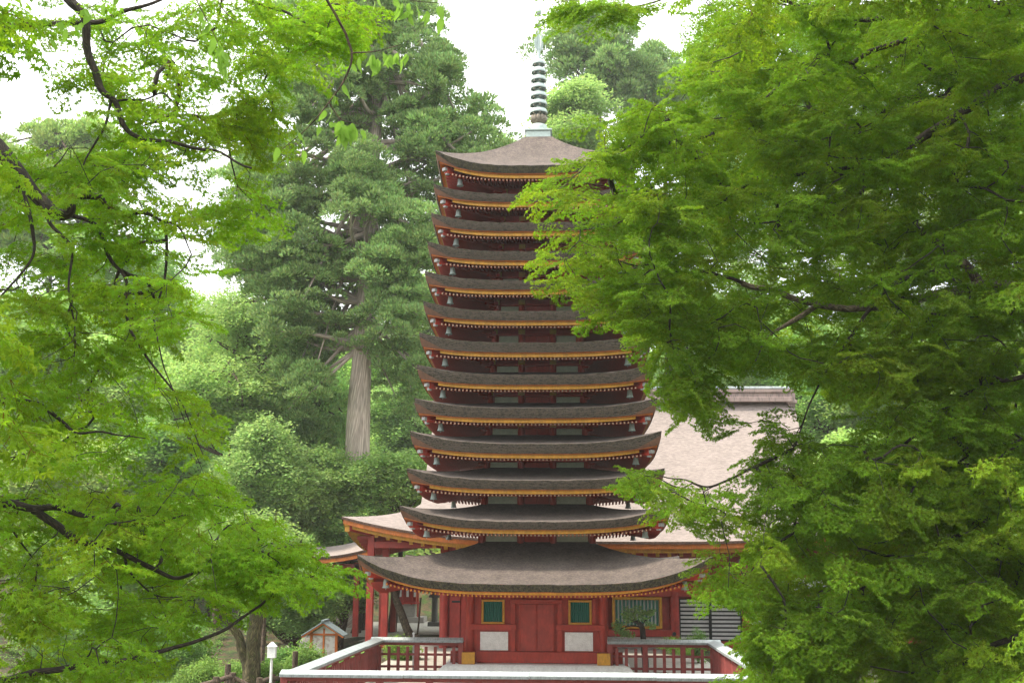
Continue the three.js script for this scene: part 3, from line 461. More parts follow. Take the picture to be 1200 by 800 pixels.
// ------------------------------------------------------------------ notice board, sign post, log fence
{
  const nb = thing('notice_board', 'roofed notice board with orange posts and two white panels behind the fence', 'notice board'), z = -2.6, gy = groundY(at(380, 740, z).x, z);
  const p0 = at(380, 731, z), k = 32.6 / FPX, W = 29 * k, ey = at(366, 744, z).y, cx = p0.x, top = p0.y;
  for (const sx of [-1, 1]) mk('post', rbox(0.075, ey - gy + 0.08, 0.075, cx + sx * W / 2, (ey + 0.08 + gy) / 2, z), MAT.orange, nb);
  mk('mullion', rbox(0.05, top - gy - 0.12, 0.06, cx, (top - 0.12 + gy) / 2, z + 0.012), MAT.orange, nb);
  mk('cross_beam', rbox(W + 0.2, 0.055, 0.08, cx, ey + 0.02, z + 0.004), MAT.orange, nb);
  for (const sx of [-1, 1]) mk('display_panel', box(W / 2 - 0.075, 0.78, 0.02, cx + sx * (W / 4), ey - 0.42, z), MAT.poster, nb);
  const tri = new THREE.Shape(); tri.moveTo(-W / 2, 0); tri.lineTo(W / 2, 0); tri.lineTo(0, top - ey - 0.08); mk('gable_panel', new THREE.ExtrudeGeometry(tri, { depth: 0.02, bevelEnabled: false }).translate(cx, ey + 0.045, z - 0.01), MAT.white, nb);
  for (const sx of [-1, 1]) { const run = W / 2 + 0.24, dy = top - ey + 0.07, len = Math.hypot(run, dy); const g = rbox(len, 0.035, 0.72, 0, 0, 0).rotateZ(-sx * Math.atan2(dy, run)).translate(cx + sx * run / 2, top - dy / 2 + 0.06, z - 0.12); const r = mk('roof_slope', g, MAT.slate, nb); mk('barge_board', rbox(len - 0.02, 0.05, 0.03, 0, 0, 0).rotateZ(-sx * Math.atan2(dy, run)).translate(cx + sx * run / 2, top - dy / 2 + 0.02, z + 0.2), MAT.orange, r); }
  mk('ridge_tile', rbox(0.09, 0.07, 0.74, cx, top + 0.085, z - 0.12), MAT.slate, nb);
}
{
  const sp = thing('sign_post', 'white box on a thin white post beside the log fence', 'sign post'), z = 4.6, p = at(318.5, 764, z), gy = groundY(p.x, z), k = 25.4 / FPX;
  mk('post', cyl(0.028, 0.028, p.y - gy, p.x, gy, z, 10), MAT.white, sp);
  const b = mk('sign_box', rbox(9.5 * k, 13 * k, 0.12, p.x, p.y, z, 0.01), MAT.white, sp); mk('box_cap', new THREE.CylinderGeometry(0.02, 0.12, 0.1, 14).scale(1, 1, 0.8).translate(p.x, p.y + 7 * k + 0.035, z), MAT.white, b);
}
{
  const lf = thing('log_fence', 'brown round log fence with rails in the lower yard', 'fence'), D = 25.5;
  const post = (px, py, d = D, h) => { const p = atD(px, py, d), gy = groundY(p.x, p.z); mk('post', cyl(0.075, 0.07, p.y - gy, p.x, gy, p.z, 12), MAT.log, lf); return p; };
  const rail = (a, b) => mk('rail', tube([a, a.clone().lerp(b, 0.5).add(V(0, 0.01, 0)), b], () => 0.055, 9, 0.08), MAT.log, lf, true);
  const a = post(205, 802, 24), b0 = post(253, 793, 24.6), b = post(267, 778, 26.2), c = post(272.5, 788, 25), d = post(304, 794, 25), e = post(318.6, 790, 26), f = post(346, 763, 28.4);
  const dn = (p, k) => p.clone().add(V(0, -k, 0));
  rail(dn(a, 0.15), dn(b0, 0.1)); rail(dn(b0, 0.1), dn(c, 0.08)); rail(dn(c, 0.1), dn(d, 0.3)); rail(dn(d, 0.12), dn(e, 0.08)); rail(dn(e, 0.1), dn(f, 0.62)); rail(dn(a, 0.55), dn(c, 0.55)); rail(dn(c, 0.6), dn(e, 0.6));
}
{ // stake post in the yard
  const u = thing('timber_pole', 'thin brown timber pole standing among the shrubs of the yard', 'pole'), p = at(310.5, 700, 0), gy = groundY(p.x, 0); mk('pole', cyl(0.055, 0.05, p.y - gy + 0.6, p.x, gy, 0, 10), MAT.log, u);
  mk('pole_cap', cyl(0.06, 0.02, 0.06, p.x, p.y + 0.6, 0, 10), MAT.log, u);
}
{ // little red shrine and stone lantern on the gravel behind
  const z = -20, c = at(478, 724, z), gy = groundY(c.x, z), s = thing('small_shrine', 'little red wooden shrine on a stone base across the gravel', 'shrine'), k = (30 - z) / FPX;
  mk('stone_base', [rbox(1.5, 0.25, 1.2, c.x, gy + 0.12, z), rbox(0.62, 0.62, 0.6, c.x, gy + 0.5, z)], MAT.stone, s);
  const by = gy + 0.72;
  mk('cabinet', rbox(0.7, 0.62, 0.5, c.x, by + 0.42, z), MAT.redHall, s);
  for (const x of [-0.45, -0.18, 0.18, 0.45]) mk('post', rbox(0.07, x * x > 0.1 ? 1.45 : 0.85, 0.07, c.x + x, x * x > 0.1 ? by + 0.2 : by + 0.45, z + 0.3), MAT.redHall, s);
  for (const x of [-0.31, 0, 0.31]) mk('white_screen', box(0.1, 0.4, 0.02, c.x + x, by + 0.55, z + 0.27), MAT.white, s);
  mk('deck', rbox(1.05, 0.07, 0.7, c.x, by + 0.1, z + 0.06), MAT.redHall, s);
  mk('roof', [grid(12, 6, (u, v) => [c.x + (u * 2 - 1) * lerp(0.82, 0.4, v), by + 0.9 + 0.34 * v + 0.06 * Math.pow(u * 2 - 1, 2) * (1 - v), z + lerp(0.75, 0, v)]), grid(12, 6, (u, v) => [c.x - (u * 2 - 1) * lerp(0.82, 0.4, v), by + 0.9 + 0.34 * v + 0.06 * Math.pow(u * 2 - 1, 2) * (1 - v), z - lerp(0.6, 0, v)]), rbox(1.62, 0.06, 1.3, c.x, by + 0.87, z + 0.06)], MAT.shrineRoof, s);
  const p = at(509, 732, -17.5), gl = groundY(p.x, -17.5), l = thing('stone_lantern', 'grey stone lantern standing on gravel near the red doors', 'stone lantern');
  mk('base', rbox(0.5, 0.18, 0.5, p.x, gl + 0.09, -17.5), MAT.stoneDark, l); mk('shaft', cyl(0.13, 0.12, 0.95, p.x, gl + 0.18, -17.5, 10), MAT.stoneDark, l); mk('fire_box', [rbox(0.44, 0.1, 0.44, p.x, gl + 1.18, -17.5), rbox(0.34, 0.3, 0.34, p.x, gl + 1.38, -17.5)], MAT.stoneDark, l);
  mk('cap', [new THREE.ConeGeometry(0.45, 0.25, 6).translate(p.x, gl + 1.65, -17.5), new THREE.SphereGeometry(0.08, 10, 8).scale(1, 1.4, 1).translate(p.x, gl + 1.83, -17.5)], MAT.stoneDark, l);
}
// ------------------------------------------------------------------ leaves
const tmpM = new THREE.Matrix4(), tmpQ = new THREE.Quaternion();
// pack: collects triangles with a per-leaf tone
class Pack {
  constructor() { this.p = []; this.c = []; }
  tri(a, b, c, col) { this.p.push(a.x, a.y, a.z, b.x, b.y, b.z, c.x, c.y, c.z); for (let k = 0; k < 3; k++) this.c.push(...col); }
  geo() { const g = new THREE.BufferGeometry(); g.setAttribute('position', new THREE.Float32BufferAttribute(this.p, 3)); g.setAttribute('color', new THREE.Float32BufferAttribute(this.c, 3)); g.computeVertexNormals(); return g; }
}
function mapleLeaf(P, m, size, col, r) { // palmate leaf with five pointed lobes, drooping tips
  const lobes = [[-1.95, 0.55], [-0.98, 0.85], [0, 1], [0.98, 0.85], [1.95, 0.55]], c = V(0, 0, 0).applyMatrix4(m), pts = [];
  const pt = (a, q, y) => V(Math.cos(a) * q * size, y * size, Math.sin(a) * q * size).applyMatrix4(m);
  for (let i = 0; i < 5; i++) { const [a, l] = lobes[i]; pts.push(pt(a - 0.46, 0.36 + 0.05 * r(), 0.04)); pts.push(pt(a + (r() - 0.5) * 0.12, l, -0.22 * l - 0.1 * r())); }
  pts.push(pt(1.95 + 0.46, 0.3, 0.04));
  for (let i = 0; i < 10; i++) P.tri(c, pts[i], pts[i + 1], col);
}
function sprayGeo(seed, size, len) { // a flat twig of paired leaves
  const r = rng(seed), P = new Pack();
  const leafAt = (x, z, yaw, s) => { const k = 0.82 + 0.36 * r(), w = r(), col = [k * (0.92 + 0.25 * w), k, k * (0.9 + 0.2 * r())]; tmpQ.setFromEuler(new THREE.Euler((r() - 0.5) * 1.5, yaw, (r() - 0.8) * 1.3, 'YXZ')); tmpM.compose(V(x, (r() - 0.5) * 0.03 - 0.12 * x * x, z), tmpQ, V(1, 1, 1)); mapleLeaf(P, tmpM, size * s, col, r); };
  const axis = (x0, z0, an, L, n) => {
    for (let i = 0; i < n; i++) { const t = (i + 0.6) / n * L, x = x0 + Math.cos(an) * t, z = z0 + Math.sin(an) * t; for (const sg of [-1, 1]) { const b = an + sg * (0.95 + 0.4 * r()), q = 0.02 + 0.012 * r(); leafAt(x + Math.cos(b) * q, z + Math.sin(b) * q, -b, 0.8 + 0.3 * r()); } }
    leafAt(x0 + Math.cos(an) * L, z0 + Math.sin(an) * L, -an, 1.05);
    const a = V(x0, -0.12 * x0 * x0, z0), b = V(x0 + Math.cos(an) * L, 0, z0 + Math.sin(an) * L); b.y = -0.12 * b.x * b.x; const o = V(0, 0.002, 0), w = V(-Math.sin(an), 0, Math.cos(an)).multiplyScalar(0.0022); P.tri(a.clone().add(w), a.clone().sub(w), b, [0.7, 0.28, 0.5]); P.tri(a.clone().add(o), a.clone().sub(o), b, [0.7, 0.28, 0.5]);
  };
  axis(0, 0, 0, len, 8); axis(len * 0.22, 0, 0.75, len * 0.52, 5); axis(len * 0.3, 0, -0.75, len * 0.52, 5); axis(len * 0.6, 0, 0.6, len * 0.33, 3); axis(len * 0.66, 0, -0.6, len * 0.3, 3);
  return P.geo();
}
function needlePuff(seed, n, flat) { // rounded clump of short upward curving cedar shoots
  const r = rng(seed), P = new Pack();
  for (let i = 0; i < n; i++) {
    const u = r(), th = r() * 6.283, y = Math.pow(u, 0.8) * 1.25 - 0.25, q = Math.sqrt(Math.max(0, 1 - y * y * 0.95)), rad = 0.5 + 0.42 * Math.pow(r(), 0.5);
    const d = V(Math.cos(th) * q, y, Math.sin(th) * q).normalize(), c = V(d.x * rad, d.y * rad * flat, d.z * rad), dir = d.clone().add(V((r() - 0.5) * 0.5, 0.35 + 0.4 * (r() - 0.5), (r() - 0.5) * 0.5)).normalize();
    const L = 0.24 + 0.2 * r(), k = 0.7 + 0.6 * r(), col = [k * (0.9 + 0.35 * r()), k, k * (0.85 + 0.3 * r())];
    for (let e = 0; e < 2; e++) { const s = V(r() - 0.5, r() - 0.5, r() - 0.5).cross(dir).normalize().multiplyScalar(0.05 + 0.035 * r()); const b = c.clone().addScaledVector(dir, L * 0.55), t = c.clone().addScaledVector(dir, L).add(V(0, 0.05, 0)); P.tri(c, b.clone().add(s), b.clone().sub(s), col); P.tri(b.clone().add(s), t, b.clone().sub(s), col); }
  }
  return P.geo();
}
function leafClump(seed, n, size, flat) { // loose clump of small pointed leaves
  const r = rng(seed), P = new Pack();
  for (let i = 0; i < n; i++) {
    const th = r() * 6.283, y = (r() * 2 - 1), q = Math.sqrt(1 - y * y), rad = Math.pow(r(), 0.4), c = V(Math.cos(th) * q * rad, y * rad * flat, Math.sin(th) * q * rad), k = 0.75 + 0.5 * r(), col = [k * (0.88 + 0.3 * r()), k, k * (0.85 + 0.3 * r())];
    tmpQ.setFromEuler(new THREE.Euler((r() - 0.5) * 1.5, r() * 6.283, (r() - 0.5) * 1.5)); const s = size * (0.7 + 0.6 * r()), a = V(1, 0, 0).applyQuaternion(tmpQ).multiplyScalar(s), b = V(0, 0.05, 0.42).applyQuaternion(tmpQ).multiplyScalar(s), b2 = V(0, 0.05, -0.42).applyQuaternion(tmpQ).multiplyScalar(s);
    const p0 = c.clone().addScaledVector(a, -0.5), p1 = c.clone().addScaledVector(a, 0.5), l = c.clone().add(b), m = c.clone().add(b2); P.tri(p0, l, p1, col); P.tri(p0, p1, m, col);
  }
  return P.geo();
}
const SPRAY = [0, 1, 2, 3, 4].map((k) => sprayGeo(100 + k, 0.033, 0.34));
const SPRAYB = [0, 1, 2, 3, 4].map((k) => sprayGeo(200 + k, 0.033, 0.34));
const PUFF = [0, 1, 2].map((k) => needlePuff(300 + k, 110, 0.75));
const CLUMP = [0, 1, 2, 3].map((k) => leafClump(400 + k, 70, 0.22, 0.7));
const CLUMPF = [0, 1, 2].map((k) => leafClump(450 + k, 100, 0.17, 0.7));
const LITTLE = leafClump(470, 16, 0.6, 0.8);
const FAR = [0, 1].map((k) => leafClump(480 + k, 130, 0.2, 0.7));
// instanced foliage: list of {p, q, s, c}
function foliage(name, list, geos, mat, parent) {
  const by = geos.map(() => []); list.forEach((e, i) => by[(e.k ?? i) % geos.length].push(e));
  by.forEach((l, gi) => {
    if (!l.length) return; const m = new THREE.InstancedMesh(geos[gi], mat, l.length); m.name = name; m.castShadow = m.receiveShadow = true;
    l.forEach((e, i) => { m.setMatrixAt(i, tmpM.compose(e.p, e.q, e.s)); m.setColorAt(i, e.c); }); stuff(m); parent.add(m);
  });
}
const inPoly = (x, y, P) => { let c = false; for (let i = 0, j = P.length - 1; i < P.length; j = i++) if ((P[i][1] > y) !== (P[j][1] > y) && x < (P[j][0] - P[i][0]) * (y - P[i][1]) / (P[j][1] - P[i][1]) + P[i][0]) c = !c; return c; };

// ------------------------------------------------------------------ maples
// limbs: surveyed branches; pads: leaf layers that the twigs grow out to reach
function maple(o) {
  const t = thing('maple_tree', o.label, 'tree', null), r = rng(o.seed), nodes = [], limbs = [];
  const addNode = (p, parent, dir) => { nodes.push({ p, parent, dir, n: 0 }); return nodes.length - 1; };
  const limbMesh = (pts, r0, r1, mat, sides = 8) => mk('branch', tube(pts, (u) => lerp(r0, r1, Math.pow(u, 0.8)), sides, 0.16), mat, t, true);
  const base = o.base, tp = curvePts(o.trunk, 40);
  mk('trunk', tube(tp, (u) => lerp(o.tr, o.tr * 0.45, u) * (1 + 0.5 * Math.pow(Math.max(0, 1 - u * 6), 2)), 14, 0.14), o.trunkBark || o.bark, t, true);
  tp.forEach((p, i) => { if (i > 16 && i % 2 === 0) addNode(p, -1, i ? p.clone().sub(tp[i - 1]).normalize() : UPV.clone()); });
  for (const L of o.limbs) {
    const pts = curvePts(L.pts.map((q) => atD(q[0], q[1], q[2] ?? L.d)), L.pts.length * 5), wv = pts.map((p, i) => p.clone().add(V(n3(p.x * 3, p.y * 3, i) * 0, 0.018 * n3(p.x * 2.5, p.y * 2.5, p.z * 2.5), 0.05 * n3(p.z * 2, p.x * 2, 7))));
    limbMesh(wv, L.r[0] * 0.8, L.r[1] * 0.8, L.bark || o.bark); wv.forEach((p, i) => { if (i % 2 === 0) addNode(p, -1, wv[Math.min(i + 1, wv.length - 1)].clone().sub(wv[Math.max(0, i - 1)]).normalize()); });
  }
  // pads
  const pads = [];
  for (const g of o.regions) {
    const xs = g.poly.map((q) => q[0]), ys = g.poly.map((q) => q[1]), x0 = Math.min(...xs), x1 = Math.max(...xs), y0 = Math.min(...ys), y1 = Math.max(...ys); let tries = 0, n = 0;
    while (n < g.n && tries++ < g.n * 60) {
      const x = lerp(x0, x1, r()), y = lerp(y0, y1, r()); if (!inPoly(x, y, g.poly)) continue;
      const gap = n2(x * 0.011 + o.seed, y * 0.022); if (gap < (g.gap ?? -0.75)) continue;
      pads.push({ p: atD(x, y, lerp(g.d[0], g.d[1], r())), g, done: false, best: 1e9, bi: -1 }); n++;
    }
  }
  const upd = (k) => { const N = nodes[k]; for (const a of pads) if (!a.done) { const d = a.p.distanceTo(N.p), up = a.p.y - N.p.y, dot = d > 0 ? a.p.clone().sub(N.p).dot(N.dir) / d : 0, c = d * (1.25 - 0.35 * dot) + Math.max(0, up) * 0.15; if (c < a.best) { a.best = c; a.bi = k; } } };
  for (let k = 0; k < nodes.length; k++) upd(k);
  const segs = [];
  for (let it = 0; it < pads.length; it++) {
    let a = null; for (const q of pads) if (!q.done && (!a || q.best < a.best)) a = q; a.done = true;
    const N = nodes[a.bi], d = N.p.distanceTo(a.p), m = Math.max(2, Math.min(7, Math.round(d / 0.18))), c1 = N.p.clone().addScaledVector(N.dir, d * 0.35).add(V(0, 0.08 * d, 0)), c2 = a.p.clone().lerp(N.p, 0.35).add(V((r() - 0.5) * 0.18 * d, 0.12 * d + (r() - 0.5) * 0.1 * d, (r() - 0.5) * 0.18 * d));
    const bz = new THREE.CubicBezierCurve3(N.p, c1, c2, a.p); let prev = a.bi; const first = nodes.length;
    for (let e = 1; e <= m; e++) { const p = bz.getPoint(e / m).add(V(r() - 0.5, r() - 0.5, r() - 0.5).multiplyScalar(e < m ? 0.02 : 0)), dir = bz.getTangent(e / m); prev = addNode(p, prev, dir); upd(prev); }
    segs.push([a.bi, first, nodes.length - 1]); a.dir = nodes[nodes.length - 1].dir.clone(); for (let k = prev; k >= 0; k = nodes[k].parent) nodes[k].n++;
  }
  const tw = segs.map(([b, f, l]) => { const idx = [b]; for (let k = f; k <= l; k++) idx.push(k); const pts = idx.map((k) => nodes[k].p), rr = idx.map((k, j) => Math.max(0.0028, (o.twig ?? 0.003) * Math.pow(Math.max(1, nodes[j ? k : idx[1]].n), 0.42))); rr[rr.length - 1] *= 0.6; return tube(pts, rr, 5); });
  stuff(mk('twigs', tw, o.bark, t, true));
  const crown = new THREE.Group(); crown.name = 'crown'; t.add(crown);
  const byMat = new Map();
  for (const a of pads) {
    const g = a.g, h = V(a.dir.x, a.dir.y * 0.4, a.dir.z).normalize(), yaw0 = Math.atan2(-h.z, h.x), K = Math.floor((g.k ?? 3) * 1.35 + r()), tone = 1 + 0.16 * n3(a.p.x * 0.9, a.p.y * 1.4, a.p.z * 0.9) + (r() - 0.5) * 0.16, yel = Math.max(0, n3(a.p.x * 0.7 + 9, a.p.y, a.p.z * 0.7));
    const tilt = (g.tilt ?? 0.15), rad = g.rad ?? 0.22, sp = g.set || SPRAY;
    for (let k = 0; k < K; k++) {
      const an = r() * 6.283, q = Math.sqrt(r()) * rad, yaw = yaw0 + (r() - 0.5) * 2.6 + (k % 4 === 0 ? 2.2 : 0), p = a.p.clone().add(V(Math.cos(an) * q, -tilt * q * 0.8 + (r() - 0.5) * 0.09, Math.sin(an) * q)).addScaledVector(h, -0.08);
      const qt = new THREE.Quaternion().setFromEuler(new THREE.Euler((r() - 0.5) * 0.9, yaw, -tilt - 0.25 - (r() - 0.5) * 0.9, 'YXZ')), s = (g.size ?? 1) * (0.85 + 0.35 * r()), v = tone * (0.9 + 0.2 * r());
      const list = byMat.get(g.mat) || byMat.set(g.mat, new Map()).get(g.mat), l2 = list.get(sp) || list.set(sp, []).get(sp);
      l2.push({ p, q: qt, s: V(s, s, s), c: new THREE.Color(v * (g.tint?.[0] ?? 1) * (1 + 0.35 * yel), v * (g.tint?.[1] ?? 1) * (1 + 0.08 * yel), v * (g.tint?.[2] ?? 1)), k: Math.floor(r() * 5) });
    }
  }
  for (const [mat, sets] of byMat) for (const [sp, l] of sets) foliage('leaf_sprays', l, sp, mat, crown);
  return t;
}
{
  const gyL = groundY(-8.6, 20.5), gyR = groundY(10.2, 15.2);
  maple({ seed: 21, label: 'maple tree with dark thin branches and bright backlit leaves over the yard', bark: MAT.barkMaple, tr: 0.24,
    trunk: [V(-5.9, groundY(-5.9, 20.8), 20.8), V(-5.8, 1.2, 20.9), V(-5.5, 2.6, 20.7), V(-5.2, 4.2, 20.8), V(-5.0, 6.0, 20.9), V(-4.6, 7.6, 20.6)],
    limbs: [
      { d: 9.2, r: [0.06, 0.012], pts: [[-90, -160], [20, -70], [81, 0], [98, 20], [101, 57], [111, 84], [118, 105], [135, 120], [145, 148], [155, 159], [202, 167], [246, 175], [294, 196]] },
      { d: 9.2, r: [0.016, 0.005], pts: [[130, 118], [121, 152], [98, 186], [93, 205]] },
      { d: 9.2, r: [0.013, 0.004], pts: [[137, 119], [165, 116], [192, 110], [209, 121], [270, 121, 9.4]] },
      { d: 8.4, r: [0.09, 0.03], pts: [[-110, 60], [0, 179], [20, 199], [44, 233], [64, 251], [81, 250], [84, 233], [97, 229], [118, 231]] },
      { d: 8.5, r: [0.026, 0.006], pts: [[118, 231], [128, 246], [169, 248], [189, 257], [209, 266], [225, 300]] },
      { d: 9.5, r: [0.045, 0.012], pts: [[-120, 60], [0, 32], [37, 30], [108, 24], [145, 12], [182, 3], [240, -20]] },
      { d: 8.6, r: [0.024, 0.005], pts: [[70, 251], [111, 262], [130, 307], [145, 327], [147, 371], [162, 405], [189, 439], [206, 462], [223, 496], [238, 530]] },
      { d: 8.9, r: [0.018, 0.004], pts: [[169, 248], [191, 262], [194, 327], [182, 375], [187, 402], [194, 435], [206, 469]] },
      { d: 8.3, r: [0.022, 0.004], pts: [[44, 236], [57, 263], [83, 290], [81, 338], [89, 388], [88, 429]] },
      { d: 8.2, r: [0.02, 0.006], pts: [[20, 200], [34, 270], [35, 297], [0, 348], [-40, 390]] },
      { d: 8.8, r: [0.035, 0.005], pts: [[-120, 500], [0, 471], [40, 473], [67, 489], [91, 505], [128, 506], [172, 516]] },
      { d: 8.6, r: [0.055, 0.007], pts: [[-130, 600], [0, 591], [37, 596], [67, 594], [101, 606], [135, 613], [170, 613], [220, 604]] },
      { d: 8.6, r: [0.042, 0.008], pts: [[37, 597], [67, 616], [101, 635], [145, 648], [175, 663], [202, 677], [236, 670], [287, 668], [310, 653]] },
      { d: 8.7, r: [0.016, 0.004], pts: [[146, 650], [150, 665], [159, 678], [179, 695], [233, 697]] },
      { d: 8.2, r: [0.04, 0.006], pts: [[-120, 830], [0, 797], [84, 783], [142, 776], [202, 760], [260, 738], [330, 690, 8.6], [375, 672, 8.8]] },
      { d: 10.5, r: [0.03, 0.006], pts: [[240, -20, 9.6], [290, 0], [330, 14], [370, 30], [410, 20]] },
    ],
    regions: [
      { poly: [[0, 0], [250, 0], [265, 40], [270, 110], [240, 170], [180, 215], [120, 210], [105, 170], [95, 120], [110, 80], [60, 45], [0, 30]], n: 62, d: [8.8, 11], k: 2.2, gap: -0.35, mat: LEAF.maple },
      { poly: [[0, 150], [110, 160], [190, 205], [222, 230], [205, 300], [215, 340], [190, 420], [0, 420]], n: 76, d: [7.8, 11], k: 2.2, gap: -0.65, mat: LEAF.maple },
      { poly: [[0, 330], [205, 330], [195, 420], [228, 470], [250, 540], [290, 600], [310, 650], [280, 660], [0, 640]], n: 86, d: [7.8, 11.5], k: 2.1, gap: -0.75, mat: LEAF.maple },
      { poly: [[0, 560], [260, 560], [310, 610], [352, 648], [362, 664], [310, 680], [255, 700], [205, 760], [190, 800], [0, 800]], n: 108, d: [7.6, 10.6], k: 2.2, gap: -0.75, mat: LEAF.maple },
      { poly: [[240, 0], [445, 0], [430, 25], [405, 55], [370, 75], [330, 85], [290, 75], [260, 40]], n: 54, d: [9.5, 12], k: 2.2, mat: LEAF.maple },
      { poly: [[-500, -300], [180, -300], [120, -60], [-10, -30], [-10, 780], [-500, 780]], n: 160, d: [6.5, 11.5], k: 4, mat: LEAF.maple, size: 1.6, rad: 0.35 },
      { poly: [[290, 600], [345, 632], [378, 662], [380, 676], [335, 686], [290, 690]], n: 20, d: [8.2, 9.6], k: 2.6, mat: LEAF.maple },
      { poly: [[265, 90], [325, 95], [325, 150], [305, 200], [312, 250], [298, 300], [262, 300], [262, 250], [255, 190]], n: 34, d: [9.5, 11.5], k: 2.4, gap: -0.5, mat: LEAF.maple },
    ] });
